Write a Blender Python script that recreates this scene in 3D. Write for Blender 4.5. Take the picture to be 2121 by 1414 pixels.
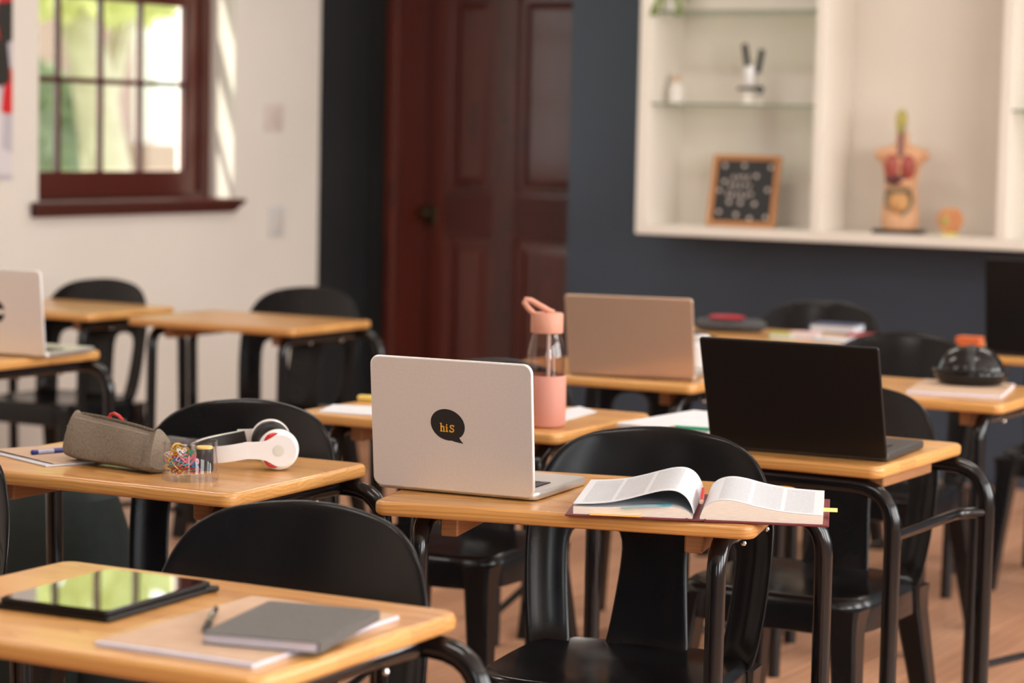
import bpy, bmesh, math, random
from mathutils import Vector, Matrix
R = math.radians
PI = math.pi
sc = bpy.context.scene
COL = sc.collection
for o in list(bpy.data.objects):
    bpy.data.objects.remove(o)

# ------------------------------------------------------------------ camera
F_PX = 4943.0
CAM = Vector((0, 0, 1.3596))
yaw, tilt, roll = R(29.84), R(5.00), R(1.24)
fw = Vector((-math.sin(yaw) * math.cos(tilt), math.cos(yaw) * math.cos(tilt), -math.sin(tilt)))
r0 = Vector((math.cos(yaw), math.sin(yaw), 0))
u0 = r0.cross(fw)
rt = math.cos(roll) * r0 + math.sin(roll) * u0
up = -math.sin(roll) * r0 + math.cos(roll) * u0
cam = bpy.data.cameras.new('camera')
cam.sensor_fit = 'HORIZONTAL'
cam.sensor_width = 36.0
cam.lens = F_PX * 36.0 / 2121.0
cam.dof.use_dof = True
cam.dof.focus_distance = 3.95
cam.dof.aperture_fstop = 3.4
cam.clip_end = 200
camo = bpy.data.objects.new('camera', cam)
COL.objects.link(camo)
m = Matrix((rt, up, -fw)).transposed().to_4x4()
m.translation = CAM
camo.matrix_world = m
sc.camera = camo


def ray(px, py):
    return fw * F_PX + rt * (px - 1060.5) - up * (py - 707.0)


def at(px, py, z):
    d = ray(px, py)
    return CAM + d * ((z - CAM.z) / d.z)


def atx(px, py, x):
    d = ray(px, py)
    return CAM + d * (x / d.x)


def aty(px, py, y):
    d = ray(px, py)
    return CAM + d * (y / d.y)


# ------------------------------------------------------------------ light
sc.view_settings.view_transform = 'Standard'
sc.view_settings.look = 'None'
sc.view_settings.gamma = 1.0
sc.view_settings.use_curve_mapping = False
sc.view_settings.exposure = -0.15
w = bpy.data.worlds.new('sky')
sc.world = w
w.use_nodes = True
bg = w.node_tree.nodes['Background']
bg.inputs[0].default_value = (0.93, 0.97, 1.0, 1)
bg.inputs[1].default_value = 5.5
sun = bpy.data.lights.new('sun', 'SUN')
sun.energy = 13.0
sun.angle = R(1.0)
sun.color = (1.0, 0.93, 0.82)
so = bpy.data.objects.new('sun', sun)
COL.objects.link(so)
so.rotation_euler = Vector((0.25, 0.62, -0.74)).to_track_quat('-Z', 'Y').to_euler()


def area(name, loc, direction, sx, sy, power, color):
    L = bpy.data.lights.new(name, 'AREA')
    L.shape = 'RECTANGLE'
    L.size = sx
    L.size_y = sy
    L.energy = power
    L.color = color
    o = bpy.data.objects.new(name, L)
    COL.objects.link(o)
    o.location = loc
    d = Vector(direction)
    o.rotation_euler = d.to_track_quat('-Z', 'Y').to_euler()
    return o


# daylight by the right wall's windows, then fill by an added front window
XR, YF, YB, XL, HC = 2.6, -2.6, 9.10, -6.00, 3.1
RWIN = [(0.2, 1.7), (2.6, 4.1), (5.0, 6.5), (7.2, 8.7)]      # windows of the right wall (y ranges)
WZ0, WZ1 = 1.0, 2.75
for (a, b), pw in zip(RWIN, (75, 75, 85, 85)):
    area('daylight_right', (XR + .02, (a + b) / 2, (WZ0 + WZ1) / 2), (-1, 0, 0), b - a, WZ1 - WZ0, pw, (1.0, .98, .95))
FILL_WIN = [(0.7, 1.8)]               # unseen window added behind the camera as front fill (x range)
for (a, b) in FILL_WIN:
    area('fill_front', ((a + b) / 2, YF - .02, (WZ0 + WZ1) / 2), (0, 1, 0), b - a, WZ1 - WZ0, 12, (1.0, .98, .95))
pw_ = area('window_portal', (XL - .32, 7.48, 1.84), (1, 0, 0), 1.2, 1.6, 1, (1, 1, 1))
pw_.data.cycles.is_portal = True
FILL_LAMPS = [(-4.2, 1.6), (-1.4, 1.6), (-4.2, 4.6), (-1.4, 4.6), (-4.2, 7.4), (-1.4, 7.4)]  # unseen lamps added to light the desk tops from above

# ------------------------------------------------------------------ materials
MATS = {}


def principled(name, col=(.8, .8, .8), rough=.5, metal=0., coat=0., coat_rough=.1, spec=.5, trans=0.):
    m = bpy.data.materials.new(name)
    m.use_nodes = True
    b = m.node_tree.nodes['Principled BSDF']
    b.inputs['Base Color'].default_value = (*col, 1)
    b.inputs['Roughness'].default_value = rough
    b.inputs['Metallic'].default_value = metal
    b.inputs['Coat Weight'].default_value = coat
    b.inputs['Coat Roughness'].default_value = coat_rough
    b.inputs['Specular IOR Level'].default_value = spec
    MATS[name] = m
    return m


def nodes(m):
    nt = m.node_tree
    return nt, nt.nodes, nt.links, nt.nodes['Principled BSDF']


def mottled(name, c1, c2, scale=6., rough=.6, bump=0., detail=4., stretch=(1, 1, 1), coat=0., spec=.5, bscale=None):
    m = principled(name, c1, rough, coat=coat, spec=spec)
    nt, N, L, b = nodes(m)
    tc = N.new('ShaderNodeTexCoord')
    mp = N.new('ShaderNodeMapping')
    mp.inputs['Scale'].default_value = stretch
    L.new(tc.outputs['Object'], mp.inputs[0])
    n = N.new('ShaderNodeTexNoise')
    n.inputs['Scale'].default_value = scale
    n.inputs['Detail'].default_value = detail
    L.new(mp.outputs[0], n.inputs[0])
    cr = N.new('ShaderNodeValToRGB')
    cr.color_ramp.elements[0].position = .35
    cr.color_ramp.elements[0].color = (*c1, 1)
    cr.color_ramp.elements[1].position = .65
    cr.color_ramp.elements[1].color = (*c2, 1)
    L.new(n.outputs[0], cr.inputs[0])
    L.new(cr.outputs[0], b.inputs['Base Color'])
    if bump:
        n2 = N.new('ShaderNodeTexNoise')
        n2.inputs['Scale'].default_value = bscale or scale * 6
        n2.inputs['Detail'].default_value = 3
        L.new(mp.outputs[0], n2.inputs[0])
        bp = N.new('ShaderNodeBump')
        bp.inputs['Strength'].default_value = bump
        bp.inputs['Distance'].default_value = .002
        L.new(n2.outputs[0], bp.inputs['Height'])
        L.new(bp.outputs[0], b.inputs['Normal'])
    return m


def mth(N, L, op, a, b=None, clamp=False):
    n = N.new('ShaderNodeMath')
    n.operation = op
    n.use_clamp = clamp
    for i, v in enumerate((a, b)):
        if v is None:
            continue
        if isinstance(v, (int, float)):
            n.inputs[i].default_value = v
        else:
            L.new(v, n.inputs[i])
    return n.outputs[0]


def wood(name, light, dark, board=.085, ring=.0075, rough=.32, coat=.5, knots=True, ax='X', objvar=0.):
    """solid glued-board timber: growth rings about an axis along the grain, per-board offset"""
    m = principled(name, light, rough, coat=coat, coat_rough=.12)
    nt, N, L, b = nodes(m)
    tc = N.new('ShaderNodeTexCoord')
    oi = N.new('ShaderNodeObjectInfo')
    va = N.new('ShaderNodeVectorMath')
    va.operation = 'SCALE'
    va.inputs[0].default_value = (7.3, 3.1, 0)
    L.new(oi.outputs['Random'], va.inputs['Scale'])
    vb = N.new('ShaderNodeVectorMath')
    vb.operation = 'ADD'
    L.new(tc.outputs['Object'], vb.inputs[0])
    L.new(va.outputs[0], vb.inputs[1])
    sp = N.new('ShaderNodeSeparateXYZ')
    L.new(vb.outputs[0], sp.inputs[0])
    X, Y, Z = sp.outputs
    if ax == 'Z':
        X, Y, Z = Z, X, Y
    if ax == 'Y':
        X, Y, Z = Y, X, Z
    yb = mth(N, L, 'DIVIDE', Y, board)
    fl = mth(N, L, 'FLOOR', yb)
    fr = mth(N, L, 'MULTIPLY', mth(N, L, 'SUBTRACT', mth(N, L, 'FRACT', yb), .5), board)
    wn = N.new('ShaderNodeTexWhiteNoise')
    wn.noise_dimensions = '1D'
    L.new(fl, wn.inputs['W'])
    rnd = wn.outputs['Value']
    nz = N.new('ShaderNodeTexNoise')
    nz.inputs['Scale'].default_value = 1.0
    nz.inputs['Detail'].default_value = 2
    cm = N.new('ShaderNodeCombineXYZ')
    L.new(mth(N, L, 'MULTIPLY', X, 3.2), cm.inputs[0])
    L.new(mth(N, L, 'MULTIPLY', Y, 14.), cm.inputs[1])
    L.new(mth(N, L, 'ADD', mth(N, L, 'MULTIPLY', Z, 14.), mth(N, L, 'MULTIPLY', rnd, 40.)), cm.inputs[2])
    L.new(cm.outputs[0], nz.inputs[0])
    dy = mth(N, L, 'ADD', fr, mth(N, L, 'MULTIPLY', mth(N, L, 'SUBTRACT', rnd, .5), .09))
    dz = mth(N, L, 'ADD', Z, mth(N, L, 'ADD', mth(N, L, 'MULTIPLY', rnd, .05), .02))
    rad = mth(N, L, 'SQRT', mth(N, L, 'ADD', mth(N, L, 'MULTIPLY', dy, dy), mth(N, L, 'MULTIPLY', dz, dz)))
    rad = mth(N, L, 'ADD', rad, mth(N, L, 'MULTIPLY', nz.outputs[0], .026))
    s = mth(N, L, 'FRACT', mth(N, L, 'DIVIDE', rad, ring))
    s = mth(N, L, 'POWER', s, 3.0)
    fn = N.new('ShaderNodeTexNoise')
    fn.inputs['Scale'].default_value = 1.0
    fn.inputs['Detail'].default_value = 4
    c2 = N.new('ShaderNodeCombineXYZ')
    L.new(mth(N, L, 'MULTIPLY', X, 9.), c2.inputs[0])
    L.new(mth(N, L, 'MULTIPLY', Y, 190.), c2.inputs[1])
    L.new(mth(N, L, 'MULTIPLY', Z, 190.), c2.inputs[2])
    L.new(c2.outputs[0], fn.inputs[0])
    k = mth(N, L, 'ADD', mth(N, L, 'MULTIPLY', s, .62), mth(N, L, 'MULTIPLY', mth(N, L, 'SUBTRACT', fn.outputs[0], .45), .5))
    k = mth(N, L, 'ADD', k, mth(N, L, 'MULTIPLY', mth(N, L, 'SUBTRACT', rnd, .4), .42))
    if objvar:
        k = mth(N, L, 'ADD', k, mth(N, L, 'MULTIPLY', mth(N, L, 'SUBTRACT', oi.outputs['Random'], .5), objvar))
    if knots:
        vo = N.new('ShaderNodeTexVoronoi')
        vo.inputs['Scale'].default_value = 1.0
        c3 = N.new('ShaderNodeCombineXYZ')
        L.new(mth(N, L, 'MULTIPLY', X, 4.), c3.inputs[0])
        L.new(mth(N, L, 'MULTIPLY', Y, 9.), c3.inputs[1])
        L.new(mth(N, L, 'MULTIPLY', Z, 9.), c3.inputs[2])
        L.new(c3.outputs[0], vo.inputs[0])
        kn = mth(N, L, 'MULTIPLY', mth(N, L, 'SUBTRACT', .12, vo.outputs['Distance']), 16., True)
        k = mth(N, L, 'ADD', k, mth(N, L, 'MULTIPLY', kn, .9))
    mx = N.new('ShaderNodeMix')
    mx.data_type = 'RGBA'
    mx.clamp_factor = True
    mx.inputs[6].default_value = (*light, 1)
    mx.inputs[7].default_value = (*dark, 1)
    L.new(k, mx.inputs[0])
    L.new(mx.outputs[2], b.inputs['Base Color'])
    bp = N.new('ShaderNodeBump')
    bp.inputs['Strength'].default_value = .08
    bp.inputs['Distance'].default_value = .001
    L.new(fn.outputs[0], bp.inputs['Height'])
    L.new(bp.outputs[0], b.inputs['Normal'])
    return m


def thin_glass(name, tint=(.96, .98, .97), gloss=1.0, rough=.02):
    m = bpy.data.materials.new(name)
    m.use_nodes = True
    nt = m.node_tree
    nt.nodes.clear()
    o = nt.nodes.new('ShaderNodeOutputMaterial')
    mx = nt.nodes.new('ShaderNodeMixShader')
    t = nt.nodes.new('ShaderNodeBsdfTransparent')
    t.inputs[0].default_value = (*tint, 1)
    g = nt.nodes.new('ShaderNodeBsdfGlossy')
    g.inputs['Roughness'].default_value = rough
    f = nt.nodes.new('ShaderNodeLayerWeight')
    f.inputs[0].default_value = .5
    pw = nt.nodes.new('ShaderNodeMath')
    pw.operation = 'POWER'
    pw.inputs[1].default_value = 4.0
    nt.links.new(f.outputs['Facing'], pw.inputs[0])
    mu = nt.nodes.new('ShaderNodeMath')
    mu.operation = 'MULTIPLY_ADD'
    mu.use_clamp = True
    mu.inputs[1].default_value = .6 * gloss
    mu.inputs[2].default_value = .045 * gloss
    nt.links.new(pw.outputs[0], mu.inputs[0])
    nt.links.new(mu.outputs[0], mx.inputs[0])
    nt.links.new(t.outputs[0], mx.inputs[1])
    nt.links.new(g.outputs[0], mx.inputs[2])
    nt.links.new(mx.outputs[0], o.inputs[0])
    MATS[name] = m
    return m


wood('desk_wood', (.66, .345, .105), (.39, .150, .036), coat=.25)
wood('cleat_wood', (.33, .15, .055), (.20, .08, .03), knots=False, coat=0, rough=.5)
wood('frame_wood', (.52, .23, .08), (.36, .14, .045), board=.03, knots=False, rough=.45, coat=.2)
wood('mahogany', (.080, .012, .006), (.024, .004, .003), board=.16, ring=.02, rough=.34, coat=.25, knots=False, ax='Z')
wood('mahogany_flat', (.070, .012, .008), (.022, .004, .003), board=.16, ring=.02, rough=.5, coat=.0, knots=False, ax='Y')
wood('floor_wood', (.60, .32, .19), (.38, .18, .095), board=.5, ring=.03, rough=.42, coat=.15, knots=False, ax='Y', objvar=1.1)
MATS['mahogany_flat'].node_tree.nodes['Principled BSDF'].inputs['Specular IOR Level'].default_value = 0.4
mottled('floor_gap', (.09, .045, .03), (.13, .06, .035), 5, .8)
mottled('white_paint', (.66, .61, .55), (.70, .65, .59), 1.2, .75, bump=.12, bscale=30)
mottled('blue_paint', (.034, .047, .068), (.040, .054, .076), 1.5, .42, bump=.1, bscale=25, spec=.4)
mottled('charcoal_wall', (.014, .015, .016), (.018, .019, .020), 1.5, .55, spec=.3)  # near-black wall tone, darker than the blue wall
mottled('ceiling_paint', (.74, .70, .64), (.78, .74, .68), 1.0, .85)
mottled('cabinet_white', (.74, .68, .60), (.78, .72, .64), 2.0, .45)
m = mottled('black_plastic', (.0065, .0065, .0075), (.009, .009, .010), 9, .27, spec=.30)
nt, N, L, b = nodes(m)
n_ = N.new('ShaderNodeTexNoise')
n_.inputs['Scale'].default_value = 5
n_.inputs['Detail'].default_value = 6
mr = N.new('ShaderNodeMapRange')
mr.inputs[1].default_value = .35
mr.inputs[2].default_value = .7
mr.inputs[3].default_value = .18
mr.inputs[4].default_value = .25
L.new(n_.outputs[0], mr.inputs[0])
L.new(mr.outputs[0], b.inputs['Roughness'])
principled('black_steel', (.006, .006, .007), .16, spec=.45)
principled('screw_steel', (.6, .6, .6), .25, metal=1.)
m = mottled('aluminium', (.82, .815, .80), (.85, .845, .83), 240, .36, bump=.03, bscale=900)
nodes(m)[3].inputs['Metallic'].default_value = .55
m = mottled('silver_wood_reflect', (.60, .43, .315), (.64, .46, .34), 240, .36)  # silver lid, with the reflection of wood put into its tan colour
nodes(m)[3].inputs['Metallic'].default_value = .55
m = mottled('aluminium_deck', (.55, .53, .50), (.58, .56, .53), 240, .38)
nodes(m)[3].inputs['Metallic'].default_value = .8
principled('black_lid', (.006, .005, .005), .42, spec=.3)
principled('dark_deck', (.035, .033, .032), .45)
principled('key_black', (.010, .010, .011), .45)
principled('screen_black', (.004, .004, .005), .03, spec=.6, coat=1.0, coat_rough=.01)
principled('sticker_black', (.012, .011, .010), .55)
principled('sticker_yellow', (.85, .42, .03), .6)
principled('sticker_white', (.75, .74, .72), .6)
mottled('kraft', (.52, .36, .25), (.57, .40, .28), 40, .75)
mottled('paper', (.66, .69, .73), (.70, .73, .77), 30, .8)
mottled('paper_lilac', (.62, .60, .70), (.68, .66, .75), 60, .8, stretch=(1, 1, 30))
mottled('page_edge', (.72, .62, .53), (.82, .75, .67), 60, .8, stretch=(1, 1, 22))
mottled('grey_cover', (.095, .093, .090), (.112, .110, .106), 120, .6)
mottled('dark_cover', (.050, .050, .052), (.075, .075, .078), 200, .8)
principled('maroon', (.16, .022, .030), .45)
principled('tab_yellow', (.85, .78, .22), .6)
principled('tab_orange', (.85, .50, .10), .6)
principled('tab_blue', (.18, .55, .68), .6)
principled('tab_green', (.02, .35, .20), .6)
principled('red_paint', (.55, .02, .02), .35)
principled('orange_card', (.80, .18, .05), .6)
principled('lime_card', (.42, .48, .06), .6)
principled('pink_card', (.80, .55, .52), .6)
principled('navy_card', (.05, .08, .18), .5)
principled('crimson_card', (.40, .015, .03), .5)
principled('blue_plastic', (.02, .03, .22), .3)
principled('clear_grip', (.45, .48, .62), .25)
principled('chrome', (.75, .75, .75), .15, metal=1.)
principled('white_gloss', (.83, .82, .82), .22, coat=.4, coat_rough=.05)
principled('white_badge', (.66, .66, .60), .35)
principled('cushion', (.012, .012, .013), .45)
principled('pink_silicone', (.60, .26, .20), .6)
principled('pink_cap', (.62, .29, .20), .55)
principled('straw', (.75, .68, .66), .4)
principled('brass', (.25, .16, .06), .35, metal=1.)
principled('dark_brass', (.06, .042, .02), .3, metal=.8)
principled('switch_plate', (.60, .52, .47), .5)
principled('socket_plate', (.56, .55, .54), .5)
principled('rocker', (.56, .47, .43), .45)
mottled('pot_white', (.70, .66, .60), (.74, .70, .64), 10, .5)
mottled('leaf', (.10, .17, .03), (.20, .26, .05), 8, .5)
mottled('backpack_green', (.003, .010, .010), (.005, .014, .013), 60, .85)
mottled('flesh', (.70, .40, .22), (.64, .33, .17), 20, .5)
mottled('lung', (.30, .05, .035), (.38, .08, .055), 18, .45)
principled('liver', (.10, .025, .03), .45)
mottled('bowel', (.62, .33, .12), (.52, .26, .10), 45, .5)
principled('colon', (.20, .17, .10), .5)
principled('windpipe', (.22, .09, .08), .5)
mottled('brain', (.55, .42, .08), (.30, .34, .14), 30, .5)
mottled('wax_orange', (.72, .36, .15), (.60, .20, .08), 14, .5)
principled('yellow_rubber', (.80, .62, .16), .6)
mottled('flask_white', (.80, .80, .82), (.84, .84, .86), 5, .25)
thin_glass('pane_glass', (.95, .97, .95))
thin_glass('acrylic', (.965, .955, .965), .75)
thin_glass('bottle_glass', (.92, .86, .84), .9)
thin_glass('shelf_glass', (.84, .90, .85), 1.0)
principled('shelf_edge', (.20, .24, .18), .2)
mottled('grass', (.16, .22, .06), (.24, .30, .09), 3, .9)
mottled('hedge', (.24, .28, .17), (.36, .40, .27), 3, .9)
mottled('bark', (.40, .33, .25), (.48, .41, .32), 6, .9)
mottled('foliage', (.58, .58, .27), (.76, .72, .40), 1.5, .8)
mottled('render_pink', (.34, .22, .19), (.40, .27, .23), 1.2, .9)
principled('column_white', (.88, .86, .82), .7)
for nm_ in ('foliage', 'hedge'):
    nt, N, L, b = nodes(MATS[nm_])
    tl = N.new('ShaderNodeBsdfTranslucent')
    mxs = N.new('ShaderNodeMixShader')
    mxs.inputs[0].default_value = .5
    src = b.inputs['Base Color'].links[0].from_socket
    L.new(src, tl.inputs[0])
    L.new(b.outputs[0], mxs.inputs[1])
    L.new(tl.outputs[0], mxs.inputs[2])
    L.new(mxs.outputs[0], N['Material Output'].inputs[0])
# woven cloth of the pencil case
m = mottled('canvas', (.155, .122, .088), (.225, .182, .137), 420, .95, bump=.5, bscale=420, stretch=(1, 1, .35))
mottled('canvas_dark', (.10, .078, .058), (.18, .145, .11), 260, .95, bump=.5, bscale=420)
principled('stitch', (.55, .47, .38), .8)
principled('zip_dark', (.05, .042, .035), .6)


def printed(name, cols=3, ink=(.50, .50, .53), base=(.80, .79, .79), lines=.0042, xr=(.03, .19), margin=.012, yr=(.015, .258)):
    """page print: text columns with fine lines, in the object's own coordinates"""
    m = principled(name, base, .8)
    nt, N, L, b = nodes(m)
    tc = N.new('ShaderNodeTexCoord')
    sp = N.new('ShaderNodeSeparateXYZ')
    L.new(tc.outputs['Object'], sp.inputs[0])
    x = mth(N, L, 'ABSOLUTE', sp.outputs[0])
    y = sp.outputs[1]
    cw = (xr[1] - xr[0]) / cols
    fx = mth(N, L, 'FRACT', mth(N, L, 'DIVIDE', mth(N, L, 'SUBTRACT', x, xr[0]), cw))
    incol = mth(N, L, 'MULTIPLY', mth(N, L, 'GREATER_THAN', fx, .07), mth(N, L, 'LESS_THAN', fx, .95))
    inx = mth(N, L, 'MULTIPLY', mth(N, L, 'GREATER_THAN', x, xr[0]), mth(N, L, 'LESS_THAN', x, xr[1]))
    iny = mth(N, L, 'MULTIPLY', mth(N, L, 'GREATER_THAN', y, yr[0]), mth(N, L, 'LESS_THAN', y, yr[1]))
    fl = mth(N, L, 'FRACT', mth(N, L, 'DIVIDE', y, lines))
    ln = mth(N, L, 'GREATER_THAN', fl, .45)
    nz = N.new('ShaderNodeTexNoise')
    nz.inputs['Scale'].default_value = 900
    L.new(tc.outputs['Object'], nz.inputs[0])
    wd = mth(N, L, 'GREATER_THAN', nz.outputs[0], .44)
    k = incol
    for q in (inx, iny, ln, wd):
        k = mth(N, L, 'MULTIPLY', k, q)
    mx = N.new('ShaderNodeMix')
    mx.data_type = 'RGBA'
    mx.inputs[6].default_value = (*base, 1)
    mx.inputs[7].default_value = (*ink, 1)
    L.new(k, mx.inputs[0])
    L.new(mx.outputs[2], b.inputs['Base Color'])
    return m


printed('book_print', ink=(.33, .35, .39), base=(.63, .66, .70))
printed('sheet_print', 1, (.45, .46, .52), (.68, .71, .76), .006, (-.01, .3), .01, (.004, .012))


def poster_mat():
    m = principled('poster_print', (.5, .5, .5), .5)
    nt, N, L, b = nodes(m)
    tc = N.new('ShaderNodeTexCoord')
    v = N.new('ShaderNodeTexVoronoi')
    v.inputs['Scale'].default_value = 9
    L.new(tc.outputs['Object'], v.inputs[0])
    sp = N.new('ShaderNodeSeparateColor')
    L.new(v.outputs['Color'], sp.inputs[0])
    cr = N.new('ShaderNodeValToRGB')
    cr.color_ramp.interpolation = 'CONSTANT'
    e = cr.color_ramp.elements
    e[0].color = (.02, .018, .015, 1)
    e[1].position = .30
    e[1].color = (.45, .42, .46, 1)
    e.new(.50).color = (.55, .012, .015, 1)
    e.new(.80).color = (.62, .58, .60, 1)
    L.new(sp.outputs[0], cr.inputs[0])
    L.new(cr.outputs[0], b.inputs['Base Color'])


poster_mat()


# ------------------------------------------------------------------ mesh helpers
class MB:
    def __init__(s):
        s.v = []
        s.f = []

    def add(s, vs, fs):
        o = len(s.v)
        s.v += [tuple(p) for p in vs]
        s.f += [tuple(o + i for i in f) for f in fs]
        return s

    def box(s, x0, x1, y0, y1, z0, z1):
        vs = [(x, y, z) for z in (z0, z1) for y in (y0, y1) for x in (x0, x1)]
        return s.add(vs, [(0, 2, 3, 1), (4, 5, 7, 6), (0, 1, 5, 4), (2, 6, 7, 3), (0, 4, 6, 2), (1, 3, 7, 5)])

    def bbox(s, x0, x1, y0, y1, z0, z1, bev=.003, seg=2):
        bm = bmesh.new()
        bmesh.ops.create_cube(bm, size=1)
        for v in bm.verts:
            v.co = Vector(((x0 + x1) / 2 + v.co.x * (x1 - x0), (y0 + y1) / 2 + v.co.y * (y1 - y0), (z0 + z1) / 2 + v.co.z * (z1 - z0)))
        bmesh.ops.bevel(bm, geom=bm.edges[:], offset=bev, segments=seg, affect='EDGES', profile=.5)
        bm.verts.index_update()
        s.add([v.co[:] for v in bm.verts], [[v.index for v in f.verts] for f in bm.faces])
        bm.free()
        return s

    def loft(s, rings, caps=True, closed=False):
        n = len(rings[0])
        vs = [p for r in rings for p in r]
        fs = []
        k = len(rings)
        for i in range(k - (0 if closed else 1)):
            a, b2 = i * n, ((i + 1) % k) * n
            for j in range(n):
                j2 = (j + 1) % n
                fs.append((a + j, a + j2, b2 + j2, b2 + j))
        if caps and not closed:
            fs.append(tuple(range(n - 1, -1, -1)))
            fs.append(tuple(range((k - 1) * n, k * n)))
        return s.add(vs, fs)

    def lathe(s, prof, n=32, c=(0, 0, 0), caps=True):
        rings = [[(c[0] + r * math.cos(2 * PI * i / n), c[1] + r * math.sin(2 * PI * i / n), c[2] + z) for i in range(n)] for r, z in prof]
        return s.loft(rings, caps)

    def tube(s, pts, rad, n=10, closed=False, sec=None, upv=None):
        pts = [Vector(p) for p in pts]
        k = len(pts)
        rads = rad if isinstance(rad, (list, tuple)) else [rad] * k
        rings = []
        nrm = None
        for i in range(k):
            if closed:
                t = (pts[(i + 1) % k] - pts[i - 1]).normalized()
            else:
                t = (pts[min(i + 1, k - 1)] - pts[max(i - 1, 0)]).normalized()
            if upv is not None:
                nrm = (Vector(upv) - t * t.dot(Vector(upv))).normalized()
            elif nrm is None:
                a = Vector((0, 0, 1)) if abs(t.z) < .9 else Vector((1, 0, 0))
                nrm = (a - t * t.dot(a)).normalized()
            else:
                nrm = (nrm - t * t.dot(nrm)).normalized()
            bn = t.cross(nrm)
            if sec:
                rings.append([pts[i] + bn * a * (rads[i] if isinstance(rad, (list, tuple)) else 1) + nrm * c for a, c in sec])
            else:
                rings.append([pts[i] + (bn * math.cos(2 * PI * j / n) + nrm * math.sin(2 * PI * j / n)) * rads[i] for j in range(n)])
        return s.loft(rings, True, closed)

    def rplate(s, w, d, h, rc=.02, er=.003, z0=0, cx=0, cy=0, n=6, seg=2):
        """rounded-corner plate lying flat, centred, with softened edges"""
        def outline(ins, z):
            r = max(rc - ins, .0005)
            pts = []
            for q, (sx, sy) in enumerate(((1, 1), (-1, 1), (-1, -1), (1, -1))):
                ox, oy = sx * (w / 2 - ins - r), sy * (d / 2 - ins - r)
                for i in range(n + 1):
                    a = q * PI / 2 + i / n * PI / 2
                    pts.append((cx + ox + r * math.cos(a), cy + oy + r * math.sin(a), z))
            return pts
        k = [(er * (1 - math.cos(R(a))), er * (1 - math.sin(R(a)))) for a in range(0, 91, 90 // seg)]
        lo = [outline(i, z0 + j) for i, j in reversed(k)]
        hi = [outline(i, z0 + h - j) for i, j in k]
        return s.loft(lo + hi)

    def prism(s, poly, h, axis='z', z0=0):
        n = len(poly)
        mk = {'z': lambda a, b2, t: (a, b2, t), 'y': lambda a, b2, t: (a, t, b2), 'x': lambda a, b2, t: (t, a, b2)}[axis]
        return s.loft([[mk(a, b2, z0) for a, b2 in poly], [mk(a, b2, z0 + h) for a, b2 in poly]])

    def sphere(s, c, rx, ry=None, rz=None, n=14, k=9):
        ry = ry or rx
        rz = rz or rx
        rings = []
        for i in range(k):
            t = PI * (i + .02) / (k - 1 + .04)
            rings.append([(c[0] + rx * math.sin(t) * math.cos(2 * PI * j / n), c[1] + ry * math.sin(t) * math.sin(2 * PI * j / n), c[2] - rz * math.cos(t)) for j in range(n)])
        return s.loft(rings)

    def mesh(s, name, smooth=40):
        me = bpy.data.meshes.new(name)
        me.from_pydata(s.v, [], s.f)
        bm = bmesh.new()
        bm.from_mesh(me)
        bmesh.ops.recalc_face_normals(bm, faces=bm.faces)
        bm.to_mesh(me)
        bm.free()
        if smooth:
            me.shade_smooth()
            me.set_sharp_from_angle(angle=R(smooth))
            for p in me.polygons:
                if len(p.vertices) > 8:
                    p.use_smooth = False
        return me

    def build(s, name, mat, parent=None, smooth=40):
        me = s.mesh(name, smooth)
        me.materials.append(MATS[mat])
        return link(name, me, parent)


def link(name, me, parent=None):
    o = bpy.data.objects.new(name, me)
    COL.objects.link(o)
    o.parent = parent
    return o


def tag(o, label=None, cat=None, group=None, kind=None):
    for k, v in (('label', label), ('category', cat), ('group', group), ('kind', kind)):
        if v:
            o[k] = v
    return o


def thing(name, label, cat, loc=(0, 0, 0), rot=0, group=None):
    o = bpy.data.objects.new(name, None)
    o.empty_display_size = .05
    COL.objects.link(o)
    o.location = loc
    o.rotation_euler = (0, 0, rot)
    return tag(o, label, cat, group)


def dup(root, loc, rot, label, group=None):
    def cp(o, par):
        c = o.copy()
        COL.objects.link(c)
        c.parent = par
        for ch in o.children:
            cp(ch, c)
        return c
    r = cp(root, None)
    r.location = loc
    r.rotation_euler = (0, 0, rot)
    r['label'] = label
    if group:
        r['group'] = group
    return r


def bake(o):
    dg = bpy.context.evaluated_depsgraph_get()
    dg.update()
    me = bpy.data.meshes.new_from_object(o.evaluated_get(dg))
    o.modifiers.clear()
    o.data = me


def struct(name, mb, mat, parent=None, smooth=0):
    o = mb.build(name, mat, parent, smooth)
    if parent is None:
        o['kind'] = 'structure'
    return o


# ------------------------------------------------------------------ room shell
T = .30
WY0, WY1, WZB, WZT = 6.871, 8.089, 1.06, 2.62      # window opening of the left wall
PAINT_Y = 8.715
wl = MB()
wl.box(XL - T, XL, YF - T, WY0, 0, HC)
wl.box(XL - T, XL, WY1, PAINT_Y, 0, HC)
wl.box(XL - T, XL, WY0, WY1, 0, WZB)
wl.box(XL - T, XL, WY0, WY1, WZT, HC)
wall_left = struct('wall_left', wl, 'white_paint')
tag(wall_left, 'cream painted wall with the brown framed window')
struct('trim_1', MB().box(XL - T, XL, PAINT_Y, YB, 0, HC), 'charcoal_wall')['label'] = 'dark end strip of the window wall'
# dado ledge scored across the dark strip
DX0, DX1, DH = -5.83, -4.955, 2.15                  # door opening
wb = MB()
wb.box(DX1, XR, YB, YB + T, 0, HC)
wb.box(DX0, DX1, YB, YB + T, DH, HC)
struct('wall_corner', MB().box(XL, DX0, YB, YB + T, 0, HC), 'charcoal_wall')['label'] = 'dark wall pier between the corner and the door'
struct('wall_back', wb, 'blue_paint')['label'] = 'slate blue wall behind the classroom desks'


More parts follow.
